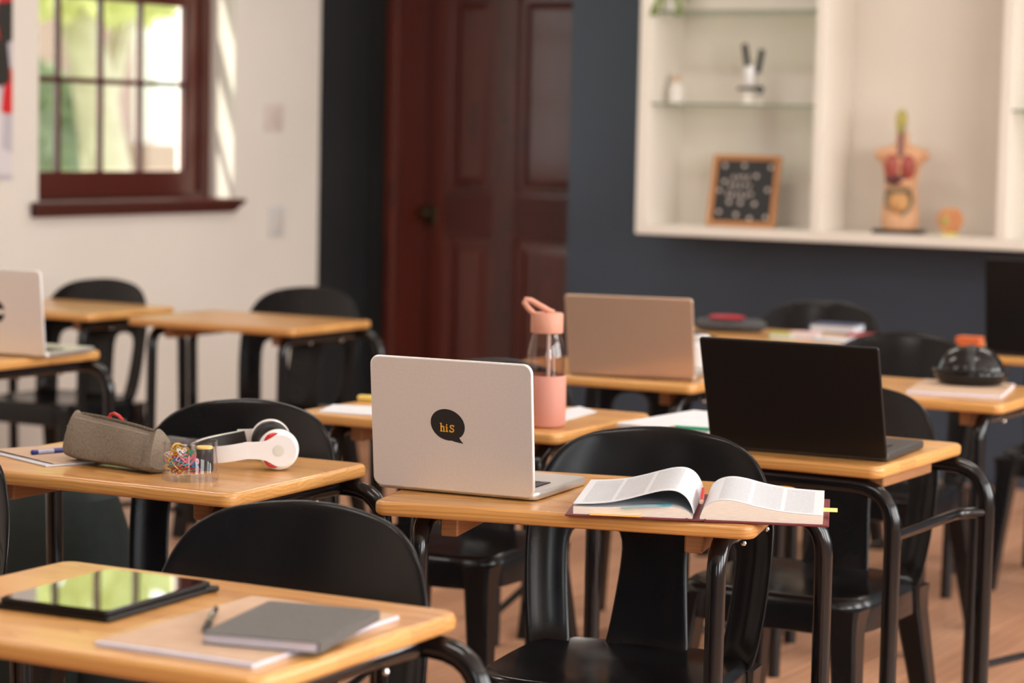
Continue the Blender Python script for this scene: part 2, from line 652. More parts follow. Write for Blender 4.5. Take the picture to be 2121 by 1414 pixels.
def wall_with_windows(name, horizontal, fixed0, fixed1, a0, a1, wins, mat):
    mb = MB()
    def bx(p, q, z0, z1):
        if horizontal:
            mb.box(p, q, fixed0, fixed1, z0, z1)
        else:
            mb.box(fixed0, fixed1, p, q, z0, z1)
    cur = a0
    for a, b2 in wins:
        bx(cur, a, 0, HC)
        bx(a, b2, 0, WZ0)
        bx(a, b2, WZ1, HC)
        cur = b2
    bx(cur, a1, 0, HC)
    return struct(name, mb, mat)


wall_with_windows('wall_right', False, XR + .05, XR + .05 + T, YF - T, YB + T, RWIN, 'white_paint')
wall_with_windows('wall_front', True, YF - .05 - T, YF - .05, XL - T, XR + T, FILL_WIN, 'blue_paint')  # its opening is the added fill window
struct('ceiling', MB().box(XL - T, XR + T + .05, YF - T - .05, YB + T, HC, HC + .2), 'ceiling_paint')
for i_, (lx, ly) in enumerate(FILL_LAMPS):
    lp_ = thing('fill_lamp', 'added fill lamp, unseen above the desks', 'lamp', (lx, ly, HC), 0, 'added fill lamps above the picture')
    MB().bbox(-.62, .62, -.16, .16, -.07, -.001, .01, 2).build('housing', 'ceiling_paint', lp_)
    area('fill_lamp_light', (lx, ly, HC - .075), (0, 0, -1), 1.15, .26, 24, (1.0, .97, .92))
# floor: slab with separate boards where the picture shows them
fl = struct('floor', MB().box(XL - T, XR + T + .05, YF - T - .05, YB + T, -.25, -.006), 'floor_gap')
rng = random.Random(4)
PL = 1.4
pl_mesh = MB().bbox(-.0625, .0625, -.5, .5, -.0058, 0, .0012, 1).mesh('plank', 0)
pl_mesh.materials.append(MATS['floor_wood'])
for i in range(46):
    x = XL + .07 + i * .13
    y = 1.2 - rng.random() * PL
    while y < YB:
        y0, y1 = max(y, 1.2), min(y + PL, YB)
        y += PL
        if y1 - y0 < .06:
            continue
        p = link('plank', pl_mesh, fl)
        p.location = (x, (y0 + y1) / 2, rng.uniform(-.0006, .0006))
        p.scale = (1, y1 - y0 - .006, 1)
rest = MB()
rest.box(XL, XR + .05, YF, 1.195, -.006, -.001)
rest.box(XL + 46 * .13 + .01, XR + .05, 1.195, YB, -.006, -.001)
ro = rest.build('floorboards', 'floor_wood', fl, 0)
ro['kind'] = 'stuff'

# ------------------------------------------------------------------ window in the left wall
XW = -6.13
win = thing('window_1', 'dark brown small paned sash window in the cream wall', None, (0, 0, 0))
win['kind'] = 'structure'
fr = MB()
fr.box(XW - .06, XW, 6.80, WY0 + .045, WZB, WZT)
fr.box(XW - .06, XW + .005, 8.03, WY1, WZB, WZT)
fr.box(XW - .06, XW, WY0, WY1, WZT - .06, WZT)
fr.box(XW - .06, XW + .004, WY0 + .001, WY1 - .001, 1.046, 1.082)
fr.build('window_frame', 'mahogany', win, 0)
sash = MB()
sash.box(XW - .045, XW - .012, 6.916, 8.03, 1.078, 1.172)
sash.box(XW - .045, XW - .012, 7.955, 8.03, 1.172, WZT - .06)
sash.box(XW - .045, XW - .012, 6.89, 6.916, 1.172, WZT - .06)
sash.box(XW - .05, XW - .008, 6.916, 7.955, 1.845, 1.89)
sash.build('sash', 'mahogany', win, 0)
ys = [6.906, 7.160, 7.414, 7.662, 7.915]
for y in ys[1:4] + [7.945]:
    MB().bbox(XW - .040, XW - .016, y - .012, y + .012, 1.17, 2.56, .004, 1).build('glazing_bar', 'mahogany', win, 0)
zs = [1.172, 1.526, 1.866, 2.20, 2.56]
for z in (1.526, 2.20):
    MB().bbox(XW - .040, XW - .016, 6.90, 7.955, z - .011, z + .011, .004, 1).build('glazing_bar', 'mahogany_flat', win, 0)
for i in range(4):
    for j in range(4):
        MB().box(XW - .030, XW - .027, ys[i] + .012, ys[i + 1] - .012, zs[j] + .012, zs[j + 1] - .012).build('pane', 'pane_glass', win, 0)
sl = MB()
prof = [(-.0, 1.062), (-.055, 1.060), (-.060, 1.052), (-.052, 1.040), (-.034, 1.018), (-.030, 1.006), (0, 1.006)]
r1, r2 = [], []
for dx, z in prof:
    k = (-dx - .03) * .9 if dx < -.03 else 0
    r1.append((XL - dx, 6.832 - k - .0, z))
    r2.append((XL - dx, 8.072 + k * 1.2, z))
sl.loft([r1, r2])
sl.box(XW - .06, XL, WY0 + .001, WY1 - .001, 1.045, 1.062)
sl.build('window_sill', 'mahogany_flat', win, 30)

# plaster reveal stays with the wall; outdoors seen through the panes
tag(MB().box(-60, XL - T - .02, -10, 60, -.35, -.25).build('lawn', 'grass', None, 0), kind='structure')['label'] = 'grass outside the window'


def foliage(name, c, rx, ry, rz, n, size, mat, parent, seed):
    rg = random.Random(seed)
    mb = MB()
    for _ in range(n):
        while True:
            p = Vector((rg.uniform(-1, 1), rg.uniform(-1, 1), rg.uniform(-1, 1)))
            if p.length < 1:
                break
        p = p.normalized() * (p.length ** .45)
        q = Vector((c[0] + p.x * rx, c[1] + p.y * ry, c[2] + p.z * rz))
        a = Vector((rg.gauss(0, 1), rg.gauss(0, 1), rg.gauss(0, 1))).normalized()
        b2 = a.orthogonal().normalized()
        s = size * rg.uniform(.6, 1.3)
        mb.add([q - a * s, q + b2 * s * .5, q + a * s, q - b2 * s * .5], [(0, 1, 2, 3)])
    o = mb.build(name, mat, parent, 0)
    o['kind'] = 'stuff'
    return o


tp = atx(190, 330, -12.0)
tr = thing('tree', 'pale trunked leafy tree outside the window', 'tree', (tp.x, tp.y, -.25))
t0 = atx(225, 380, -12.0) - Vector((tp.x, tp.y, -.25))
t1 = atx(185, 130, -12.0) - Vector((tp.x, tp.y, -.25))
MB().tube([(t0.x, t0.y + .1, 0), (t0.x, t0.y, t0.z), (t1.x, t1.y, t1.z), (t1.x - .1, t1.y - .5, t1.z + 1.6)], [.30, .20, .16, .10], 10).build('trunk', 'bark', tr)
MB().tube([((t0.x + t1.x) / 2, (t0.y + t1.y) / 2, (t0.z + t1.z) / 2), (t1.x, t1.y + .5, t1.z + .5), (t1.x, t1.y + .9, t1.z + 1.7)], [.10, .08, .05], 8).build('branch', 'bark', tr)
foliage('crown', (.1, -.3, t1.z + 2.3), 2.0, 3.2, 2.0, 2600, .20, 'foliage', tr, 3)
hd = thing('hedge', 'grey green hedge outside the left window panes', 'hedge', (-13.5, 14.0, -.25))
foliage('leaves', (0, 0, 1.1), .9, 2.4, 1.25, 2200, .14, 'hedge', hd, 5)
hs = MB().sphere((0, 0, 1.0), .8, 2.2, 1.05).build('leaf_core', 'hedge', hd)
bl = thing('building', 'pink rendered building with a white pillar outside the window', 'building', (-16.5, 21.0, -.25))
MB().box(-.3, 0, -6, 7, 0, 3.6).build('wall', 'render_pink', bl, 0)
MB().box(-.4, .5, -6.2, 7.2, 3.6, 3.9).build('eaves', 'column_white', bl, 0)
pc = atx(322, 200, -15.6)
MB().box(.75, 1.05, pc.y - 21.0 - .17, pc.y - 21.0 + .17, 1.42, 4.2).build('pillar', 'column_white', bl, 0)
MB().box(.62, 1.2, pc.y - 21.0 - .5, pc.y - 21.0 + 1.2, 0, 1.42).build('parapet', 'render_pink', bl, 0)

# ------------------------------------------------------------------ door
door = thing('door_1', 'dark red mahogany panelled door in the blue wall', None, (0, 0, 0))
door['kind'] = 'structure'
DY = YB + .20
tm = MB()
tm.bbox(DX0 - .062, DX0 + .001, YB - .022, YB + .01, 0, DH + .07, .005, 2)
tm.bbox(DX0 - .062, DX1 + .002, YB - .022, YB - .001, DH - .001, DH + .07, .005, 2)
tm.build('architrave', 'mahogany', door, 30)
jb = MB()
jb.box(DX0, DX0 + .022, YB + .0, DY + .09, 0, DH)
jb.box(DX1 - .012, DX1, YB + .14, DY + .09, 0, DH)
jb.box(DX0, DX1, YB, DY + .09, DH - .02, DH)
jb.build('jamb', 'mahogany', door, 0)
# slab built of stiles, rails and sunk panels
st = MB()
SX0, SX1 = DX0 + .024, DX1 - .014
PX = [(-5.705, -5.452), (-5.345, SX1 - .012)]
st.box(SX0, PX[0][0], DY, DY + .04, .01, DH - .022)
st.box(PX[0][1], PX[1][0], DY, DY + .04, .01, DH - .022)
st.box(PX[1][1], SX1, DY, DY + .04, .01, DH - .022)
st.build('stile', 'mahogany', door, 0)
for z0, z1 in ((.01, .24), (.895, 1.075), (1.98, DH - .022)):
    MB().box(PX[0][0], PX[0][1], DY + .0005, DY + .04, z0, z1).build('rail', 'mahogany_flat', door, 0)
    MB().box(PX[1][0], PX[1][1], DY + .0005, DY + .04, z0, z1).build('rail', 'mahogany_flat', door, 0)
for x0, x1 in PX:
    for z0, z1 in ((.24, .895), (1.075, 1.98)):
        pn = MB()
        def rr(i, y):
            return [(x0 + i, y, z0 + i), (x1 - i, y, z0 + i), (x1 - i, y, z1 - i), (x0 + i, y, z1 - i)]
        pn.loft([rr(0, DY + .03), rr(0, DY + .004), rr(.010, DY + .006), rr(.018, DY + .022), rr(.040, DY + .022), rr(.075, DY + .008)])
        pn.build('panel', 'mahogany', door, 20)
kn = MB()
kn.lathe([(.0, -.0), (.026, 0), (.026, .008), (.010, .012), (.010, .035), (.022, .040), (.030, .052), (.030, .062), (.020, .074), (.002, .077)], 24)
ko = kn.build('door_knob', 'dark_brass', door)
ko.location = (-5.775, DY, .985)
ko.rotation_euler = (R(90), 0, 0)
kp = MB().bbox(-.028, .028, -.004, 0, -.045, .045, .002, 1).build('escutcheon', 'dark_brass', door, 0)
kp.location = (-5.775, DY, .975)

# switches and poster on the left wall
for px0, px1, py0, py1, nm, lb, mt, rk in ((547, 585, 216, 270, 'light_switch', 'small pale light switch on the cream wall', 'switch_plate', 'rocker'),
                                       (556, 586, 427, 490, 'wall_socket', 'pale grey wall socket below the light switch', 'socket_plate', 'switch_plate')):
    a, b2 = atx(px0, py1, XL), atx(px1, py0, XL)
    t = thing(nm, lb, 'switch' if 'switch' in nm else 'socket', (XL, (a.y + b2.y) / 2, (a.z + b2.z) / 2))
    hw, hh = (b2.y - a.y) / 2, (b2.z - a.z) / 2
    MB().bbox(0, .008, -hw, hw, -hh, hh, .003, 2).build('plate', mt, t)
    MB().bbox(.008, .013, -hw * .35, hw * .35, -hh * .5, hh * .5, .002, 1).build('rocker', rk, t)
pb = atx(23, 372, XL)
po = thing('poster', 'tall red, black and grey printed poster left of the window', 'poster', (XL, pb.y - .3, pb.z))
MB().bbox(.002, .006, -.3, .3, 0, 1.25, .001, 1).build('sheet', 'poster_print', po, 0)

# ------------------------------------------------------------------ wall cabinet with its models
CB = thing('wall_cabinet', 'white open wall cabinet with glass shelves on the blue wall', 'cabinet', (0, 0, 0))
CX0, CX1, CY0, CZ0, CZ1 = -4.475, -2.05, 8.80, .955, 2.25
BT = .995
MB().bbox(CX0, CX1, CY0, YB - .001, CZ0, BT, .003, 1).build('bottom_panel', 'cabinet_white', CB, 20)
MB().bbox(CX0, CX1, CY0, YB - .001, CZ1, CZ1 + .04, .003, 1).build('top_panel', 'cabinet_white', CB, 20)
MB().box(CX0 + .04, CX1 - .04, YB - .014, YB - .002, BT, CZ1).build('back_panel', 'cabinet_white', CB, 0)
MB().bbox(CX0, CX0 + .055, CY0, YB - .001, BT, CZ1, .003, 1).build('side_panel', 'cabinet_white', CB, 20)
MB().bbox(CX1 - .055, CX1, CY0, YB - .001, BT, CZ1, .003, 1).build('side_panel', 'cabinet_white', CB, 20)
for x in (-3.675, -2.915):
    MB().bbox(x - .022, x + .022, CY0, YB - .015, BT, CZ1, .003, 1).build('divider', 'cabinet_white', CB, 20)
for x0, x1, z in ((CX0 + .056, -3.698, 1.485), (CX0 + .056, -3.698, 1.86), (-2.892, CX1 - .056, 1.478)):
    g = MB().box(x0, x1, CY0 + .012, YB - .016, z, z + .009).build('glass_shelf', 'shelf_glass', CB, 0)
    MB().box(x0, x1, CY0 + .008, CY0 + .012, z, z + .009).build('shelf_edge', 'shelf_edge', g, 0)

# jar
q = aty(1400, 205, 8.93)
j = thing('jar', 'small pale glass jar with a cork on the glass shelf', 'jar', (q.x, q.y, 1.494))
MB().lathe([(.026, 0), (.034, .004), (.034, .055), (.028, .068), (.018, .074), (.018, .090)], 20).build('jar_body', 'pot_white', j)
MB().lathe([(.017, .088), (.020, .112), (.018, .116)], 16).build('cork', 'kraft', j)
# microscope
q = aty(1552, 203, 8.93)
mi = thing('microscope', 'small black and white microscope on the glass shelf', 'microscope', (q.x, q.y, 1.494), R(25))
MB().bbox(-.035, .06, -.045, .045, 0, .012, .004, 1).build('foot', 'cabinet_white', mi)
MB().tube([(-.005, 0, .012), (-.010, 0, .055)], .020, 12).build('pillar', 'cabinet_white', mi)
MB().bbox(-.050, .045, -.030, .030, .058, .070, .003, 1).build('stage', 'black_plastic', mi)
MB().tube([(.042, -.035, .060), (.042, .035, .060)], .017, 12).build('focus_knob', 'black_plastic', mi)
MB().lathe([(.020, .082), (.022, .088), (.022, .150), (.016, .156)], 14).build('body_tube', 'white_gloss', mi)
MB().tube([(.020, .02, .070), (.034, .02, .11), (.020, .01, .15)], .008, 8).build('arm', 'cabinet_white', mi)
for s, x0, x1, z0 in ((-1, -.010, -.026, .150), (1, .030, .046, .128)):
    MB().tube([(x0, 0, z0), (x1, 0, z0 + .095)], .0125, 12).build('eyepiece', 'black_plastic', mi)
# trailing plant on the upper shelf
q = aty(1385, 5, 8.93)
pt = thing('potted_plant', 'trailing green plant on the upper cabinet shelf', 'plant', (q.x, q.y, 1.870))
MB().lathe([(.045, 0), (.062, .09), (.066, .095), (.058, .095), (.05, .08)], 20).build('pot', 'pot_white', pt)
rg = random.Random(9)
for k in range(14):
    a = k / 14 * 2 * PI
    rx = .05 + rg.random() * .03
    tipz = -.02 - rg.random() * .03
    if math.sin(a) < .2 and k % 2 == 0:
        tipz = -.045
    y1 = math.sin(a) * (rx + .045)
    tipz = tipz if y1 < -.09 else .02
    b0, b1, b2 = Vector((math.cos(a) * .03, math.sin(a) * .03, .09)), Vector((math.cos(a) * (rx + .02), math.sin(a) * (rx + .02), .14)), Vector((math.cos(a) * (rx + .045), y1, tipz))
    lf = MB()
    sd = Vector((-math.sin(a), math.cos(a), 0))
    lf.add([b0 - sd * .004, b0 + sd * .004, b1 + sd * .014, b1 - sd * .014, b2], [(0, 1, 2, 3), (3, 2, 4)])
    lf.build('leaf', 'leaf', pt, 0)
for px, wd in ((1362, .016), (1412, .013)):
    a, b2 = aty(px, -40, 8.815), aty(px + 4, 14, 8.79)
    lf = MB()
    o = Vector(pt.location)
    top = Vector((a.x, 8.80, 1.885)) - o
    mid = Vector((a.x, 8.785, 1.845)) - o
    tip = Vector((b2.x, 8.783, b2.z)) - o
    lf.add([Vector((top.x * .4, top.y * .4, .10)), top + Vector((-wd, 0, 0)), top + Vector((wd, 0, 0)), mid + Vector((wd, 0, 0)), mid + Vector((-wd, 0, 0)), tip],
           [(0, 2, 1), (1, 2, 3, 4), (4, 3, 5)])
    lf.build('leaf', 'leaf', pt, 0)

# framed message board leaning against the cabinet back
q0, q1 = aty(1455, 466, 8.86), aty(1594, 468, 8.86)
lb = thing('letter_board', 'wood framed black board with grey dots and lettering', 'sign', ((q0.x + q1.x) / 2, 8.90, BT + .001), R(2))
lb.rotation_euler = (R(-13), 0, R(3))
BW, BH = .148, .300
for x0, x1, z0, z1 in ((-BW, -BW + .022, 0, BH), (BW - .022, BW, 0, BH), (-BW + .022, BW - .022, 0, .022), (-BW + .022, BW - .022, BH - .022, BH)):
    MB().bbox(x0, x1, -.008, .012, z0, z1, .002, 1).build('frame_bar', 'frame_wood', lb, 0)
pn = MB().box(-BW + .02, BW - .02, 0, .008, .02, BH - .02).build('felt_panel', 'sticker_black', lb, 0)
for u, v in ((.10, .94), (.46, .95), (.95, .93), (.70, .77), (.05, .50), (.93, .53), (.12, .66), (.25, .30), (.72, .28), (.08, .12), (.40, .08), (.95, .05), (.66, .02), (.46, .29)):
    d = MB().lathe([(.0001, 0), (.0085, 0), (.0085, .002), (.0001, .002)], 12).build('dot', 'rocker', pn)
    d.location = (-.118 + u * .236, -.0005, .032 + v * .236)
    d.rotation_euler = (R(90), 0, 0)
rg = random.Random(2)
for row, (z, n) in enumerate(((.205, 4), (.170, 5), (.135, 6))):
    for k in range(n):
        x = -.02 + (k - (n - 1) / 2) * .021
        for s in range(3):
            a = rg.choice((0, 90, 90, 45, -45))
            st_ = MB().box(-.0085, .0085, -.0012, 0, -.0016, .0016).build('letter_stroke', 'rocker', pn, 0)
            st_.location = (x + rg.uniform(-.004, .004), -.0003, z + rg.uniform(-.007, .007))
            st_.rotation_euler = (0, R(a), 0)

# torso model
q = aty(1862, 478, 8.93)
to = thing('anatomy_torso', 'anatomical torso model with red lungs on a black base', 'model', (q.x, q.y, BT), R(12))
MB().rplate(.20, .13, .018, .02, .004).build('base', 'black_plastic', to)


def ell(cx, cy, z, rx, ry, n=20):
    return [(cx + rx * math.cos(2 * PI * i / n), cy + ry * math.sin(2 * PI * i / n), z) for i in range(n)]


bd = MB()
prof = [(.018, .072, .050), (.05, .076, .052), (.09, .074, .050), (.14, .068, .046), (.20, .064, .046), (.25, .072, .050), (.29, .088, .050), (.315, .098, .046), (.330, .090, .040), (.342, .055, .032), (.355, .028, .026), (.385, .024, .024), (.40, .024, .024)]
bd.loft([ell(0, .01, z, rx, ry) for z, rx, ry in prof])
bd.build('torso', 'flesh', to)
for s in (-1, 1):
    lg = MB().sphere((s * .032, -.034, .262), .030, .020, .052).build('lung', 'lung', to)
    am = MB().sphere((s * .088, .01, .310), .020, .030, .024).build('shoulder', 'flesh', to)
MB().sphere((-.012, -.040, .212), .045, .016, .020).build('liver', 'liver', to)
MB().sphere((.022, -.040, .200), .030, .016, .018).build('stomach', 'flesh', to)
MB().sphere((0, -.030, .125), .045, .030, .048).build('bowel', 'bowel', to)
cl_pts = [(-.044, -.034, .10), (-.050, -.036, .14), (-.046, -.040, .172), (0, -.050, .166), (.046, -.040, .172), (.050, -.036, .14), (.042, -.034, .10), (.014, -.046, .078)]
MB().tube(cl_pts, .0085, 8).build('colon', 'colon', to)
MB().tube([(0, -.030, .30), (0, -.022, .36), (0, -.018, .395)], [.016, .012, .011], 10).build('windpipe', 'windpipe', to)
hdm = MB()
hdm.loft([ell(-.005, .0, z, rx, ry, 16) for z, rx, ry in ((.395, .020, .022), (.410, .018, .030), (.435, .022, .040), (.465, .022, .042), (.482, .016, .030), (.489, .006, .012))])
hdm.build('head_section', 'brain', to)
# round kidney model
q = aty(1966, 486, 8.90)
kd = thing('organ_model', 'round orange organ model beside the torso', 'model', (q.x, q.y, BT), R(-20))
MB().bbox(-.03, .03, -.02, .025, 0, .012, .004, 1).build('stand', 'tab_yellow', kd)
kk = MB()
kk.loft([[(r * math.cos(2 * PI * i / 24), y, .062 + r * .86 * math.sin(2 * PI * i / 24)) for i in range(24)] for r, y in ((.050, -.016), (.058, -.010), (.058, .012), (.045, .022))])
kk.build('organ_body', 'wax_orange', kd)
MB().sphere((-.012, -.016, .058), .022, .008, .018).build('organ_core', 'brain', kd)

# ------------------------------------------------------------------ desks
DW, DD, DT = .65, .467, .74
TT = .025


def bend(a, b2, c, rad, n=6):
    """polyline through a-b-c with the corner at b rounded"""
    a, b2, c = Vector(a), Vector(b2), Vector(c)
    p = b2 + (a - b2).normalized() * rad
    q = b2 + (c - b2).normalized() * rad
    out = []
    for i in range(n + 1):
        t = i / n
        out.append((p * (1 - t) ** 2 + b2 * 2 * t * (1 - t) + q * t * t))
    return out


TR = .0165
ZB = DT - TT - TR - .0005       # centre height of the tubes under the top


def desk_proto(kind):
    d = thing('school_desk', 'desk', 'desk')
    tp_ = MB().rplate(DW, DD, TT, .026, .009, DT - TT, n=7, seg=6).build('desk_top', 'desk_wood', d)
    hx, hy = DW / 2, DD / 2
    if kind == 'A':
        xb, yb_ = hx + .052, hy - .040
        pts = [(-xb, yb_ + .02, 0)] + bend((-xb, yb_ + .02, 0), (-xb, yb_, ZB), (0, yb_, ZB), .075) + bend((0, yb_, ZB), (xb, yb_, ZB), (xb, yb_ + .02, 0), .075) + [(xb, yb_ + .02, 0)]
        MB().tube(pts, TR, 12).build('rear_hoop', 'black_steel', d)
        for s in (-1, 1):
            xf, yf = s * (hx - .070), -hy + .050
            pf = [(xf, yf - .01, 0)] + bend((xf, yf - .01, 0), (xf, yf, ZB), (s * (hx - .045), yb_ - TR, ZB), .055) + [(s * (hx - .045), yb_ - TR, ZB)]
            MB().tube(pf, TR, 12).build('front_leg', 'black_steel', d)
            MB().tube([(xf, yf, .085), (s * xb, yb_ + .018, .085)], .010, 8).build('stretcher', 'black_steel', d)
            cl = MB()
            cl.bbox(s * (hx - .114) - .016, s * (hx - .114) + .016, -hy + .075, hy - .095, DT - TT - .040, DT - TT - .0005, .003, 1)
            cl.build('cleat', 'cleat_wood', d, 0)
            for y in (-.06, .10):
                sw = MB().sphere((0, 0, 0), .005, .005, .005, 8, 5).build('screw', 'screw_steel', d)
                sw.location = (s * (hx - .048 + .012 * (y > 0)) , y, ZB - TR - .001)
    else:
        for y, ov, nm in ((-hy + .028, .020, 'front_hoop'), (hy - .028, .062, 'rear_hoop')):
            x = hx + ov
            xn = -hx + .02
            pts = [(xn, y, 0)] + bend((xn, y, 0), (xn, y, ZB), (0, y, ZB), .085) + bend((0, y, ZB), (x, y, ZB), (x, y, 0), .085) + [(x, y, 0)]
            MB().tube(pts, TR, 12).build(nm, 'black_steel', d)
        for s in (-1, 1):
            if s < 0:
                MB().tube([(-hx + .02, -hy + .03, .605), (-hx + .02, hy - .03, .605)], .011, 10).build('side_rail', 'black_steel', d)
                MB().bbox(-(hx - .070) - .016, -(hx - .070) + .016, -hy + .06, hy - .15, DT - TT - .022, DT - TT - .0005, .003, 1).build('cleat', 'cleat_wood', d, 0)
                continue
            pts = [(s * (hx + .020), -hy + .03, .605)] + bend((s * (hx + .02), -hy + .03, .605), (s * (hx + .02), hy - .08, .605), (s * (hx + .062), hy - .03, .605), .03) + [(s * (hx + .062), hy - .03, .605)]
            MB().tube(pts, .011, 10).build('side_rail', 'black_steel', d)
            MB().bbox(s * (hx - .030) - .016, s * (hx - .030) + .016, -hy + .06, hy - .15, DT - TT - .022, DT - TT - .0005, .003, 1).build('cleat', 'cleat_wood', d, 0)
    return d


DESKS = {}
protoA, protoB = desk_proto('A'), desk_proto('B')
# name: front-right corner x, y, rotation (deg), label
spec = [
    ('C', -1.541, 3.483, 14.33, 'wooden school desk carrying the silver laptop and the open book'),
    ('L', -2.394, 3.233, 3.2, 'wooden school desk carrying the pencil case and white headphones'),
    ('R', -1.630, 4.258, -.7, 'wooden school desk carrying the black laptop'),
    ('F', -1.556, 2.157, 1.6, 'nearest wooden school desk, with the tablet and grey notebook'),
    ('D', -4.249, 6.041, .8, 'empty wooden school desk in front of the dark wall corner'),
    ('E', -5.055, 6.040, 0.6, 'empty wooden school desk against the cream wall, behind the other empty one'),
    ('G', -4.215, 4.640, 1.0, 'wooden school desk at the left edge under the sticker laptop'),
    ('P', -2.357, 4.305, 1.5, 'wooden school desk carrying the pink water bottle'),
    ('Q', -2.560, 5.380, 1.0, 'wooden school desk carrying the tan looking silver laptop'),
    ('S', -1.794, 5.478, 1.0, 'wooden school desk carrying the black glossy case'),
    ('U', -2.735, 6.690, .5, 'far wooden school desk with scattered books near the blue wall'),
    ('T', -1.790, 6.740, .5, 'far wooden school desk at the right edge under the big black laptop'),
    ('K', -2.335, 2.060, 1.0, 'wooden school desk mostly cut off by the left picture edge'),
]
usedA = usedB = False
for n, x, y, a, lab in spec:
    ar = R(a)
    c = Vector((x, y, 0)) + Vector((-DW / 2 * math.cos(ar) - DD / 2 * math.sin(ar), -DW / 2 * math.sin(ar) + DD / 2 * math.cos(ar), 0))
    pr = protoB if n == 'R' else protoA
    first = (n == 'R' and not usedB) or (n != 'R' and not usedA)
    if first:
        o = pr
        o.location, o.rotation_euler = c, (0, 0, ar)
        o['label'], o['group'] = lab, 'wooden school desks'
        if n == 'R':
            usedB = True
        else:
            usedA = True
    else:
        o = dup(pr, c, ar, lab, 'wooden school desks')
    DESKS[n] = (c, ar)

# ------------------------------------------------------------------ chairs
SEAT = .425


def chair_proto():
    c = thing('plastic_chair', 'chair', 'chair')
    rows = [  # z, halfwidth, y, wrap, splat halfwidth, edge drop
        (.405, .216, .178, .055, .085, 0), (.430, .222, .190, .055, .080, 0), (.50, .232, .205, .058, .072, 0), (.58, .238, .218, .060, .064, 0),
        (.640, .239, .228, .060, .066, 0), (.668, .236, .234, .058, .072, .002), (.715, .227, .244, .054, .075, .004), (.765, .207, .254, .048, .070, .007),
        (.800, .177, .262, .040, .060, .012), (.821, .136, .268, .028, .046, .016)]
    mb = MB()
    vs, fs = [], []
    for z, hw, y, wr, sp_, dr in rows:
        pw = min(.078, hw * .36)
        xs = [-hw, -hw + pw * .45, -hw + pw, -sp_, -sp_ * .5, 0, sp_ * .5, sp_, hw - pw, hw - pw * .45, hw]
        for k, x in enumerate(xs):
            t = x / hw
            yy = y - wr * t * t
            if k in (1, 9) and .42 < z < .66:
                yy += .012
            vs.append((x, yy, z - dr * t * t))
    nc = 11
    for i in range(len(rows) - 1):
        for j in range(nc - 1):
            if j in (2, 7) and 1 <= i <= 3:
                continue
            if j in (2, 7) and i == 0:
                continue
            a = i * nc + j
            fs.append((a, a + 1, a + nc + 1, a + nc))
    mb.add(vs, fs)
    bk = mb.build('backrest', 'black_plastic', c, 0)
    so_ = bk.modifiers.new('s', 'SOLIDIFY')
    so_.thickness = .011
    so_.offset = 0
    sb = bk.modifiers.new('u', 'SUBSURF')
    sb.levels = sb.render_levels = 2
    bake(bk)
    bk.data.shade_smooth()
    # seat: dished panel with rolled edge and apron
    mb = MB()
    def so2(hw, hd0, hd1, z, e=4.5, n=28, dish=0):
        out = []
        for i in range(n):
            a = 2 * PI * i / n
            ca, sa = math.cos(a), math.sin(a)
            x = math.copysign(abs(ca) ** (2 / e), ca) * hw
            y = math.copysign(abs(sa) ** (2 / e), sa)
            y = y * (hd1 if y > 0 else hd0)
            out.append((x, y, z))
        return out
    mb.loft([so2(.208, .205, .195, SEAT - .075), so2(.215, .212, .200, SEAT - .072), so2(.213, .210, .200, SEAT - .025), so2(.210, .206, .198, SEAT - .008), so2(.202, .197, .190, SEAT),
             so2(.185, .175, .175, SEAT - .003), so2(.12, .11, .115, SEAT - .010), so2(.03, .03, .03, SEAT - .012)])
    st2 = mb.build('seat', 'black_plastic', c, 50)
    for sx in (-1, 1):
        for sy in (-1, 1):
            lg = MB()
            def sec(x, y, z, wx, wy):
                bvl = .22
                pts = []
                for qx, qy in ((1, 1 - bvl), (1 - bvl, 1), (-1 + bvl, 1), (-1, 1 - bvl), (-1, -1 + bvl), (-1 + bvl, -1), (1 - bvl, -1), (1, -1 + bvl)):
                    pts.append((x + qx * wx, y + qy * wy, z))
                return pts
            x1 = sx * (.212 if sy < 0 else .222)
            y1 = sy * (.215 if sy < 0 else .245)
            x0_, y0_ = sx * .176, sy * .168
            rings = []
            for t, wx, wy in ((0, .040, .038), (.06, .034, .033), (.14, .030, .029), (.5, .025, .024), (1.0, .020, .019)):
                rings.append(sec(x0_ + (x1 - x0_) * t, y0_ + (y1 - y0_) * t, (SEAT - .02) * (1 - t), wx, wy))
            lg.loft(rings)
            lg.build('leg', 'black_plastic', c, 35)
    return c


chair = chair_proto()
tD, tE, tS, tU = at(632, 597, .812), at(215, 570, .812), at(1850, 702, .812), at(1715, 627, .812)
cspec = [
    ('C', -1.905, 3.715, 9, 'black plastic chair tucked behind the desk with the open book'),
    ('L', -2.772, 3.585, 3, 'black plastic chair behind the white headphones'),
    ('R', -1.968, 4.700, -1, 'black plastic chair behind the black laptop'),
    ('F', -1.935, 2.575, 2, 'nearest black plastic chair, behind the tablet desk'),
    ('D', tD.x + .05, tD.y - .268, 2, 'black plastic chair against the dark strip beside the door, at the empty desk'),
    ('E', -5.388, 6.285, 1, 'black plastic chair against the cream wall, below the window sill'),
    ('P', -2.833, 4.665, 2, 'black plastic chair behind the pink water bottle'),
    ('Q', -2.91, 5.76, 2, 'black plastic chair behind the tan looking silver laptop'),
    ('S', tS.x - .005, tS.y - .105, 1, 'black plastic chair with pale sheen behind the black glossy case'),
    ('U', tU.x, tU.y - .268, 1, 'black plastic chair farthest back, before the blue wall under the cabinet'),
    ('T', -2.10, 7.20, 1, 'black plastic chair at the right edge behind the big black laptop'),
    ('K', -2.895, 2.80, 2, 'black plastic chair cut off by the left picture edge'),
]
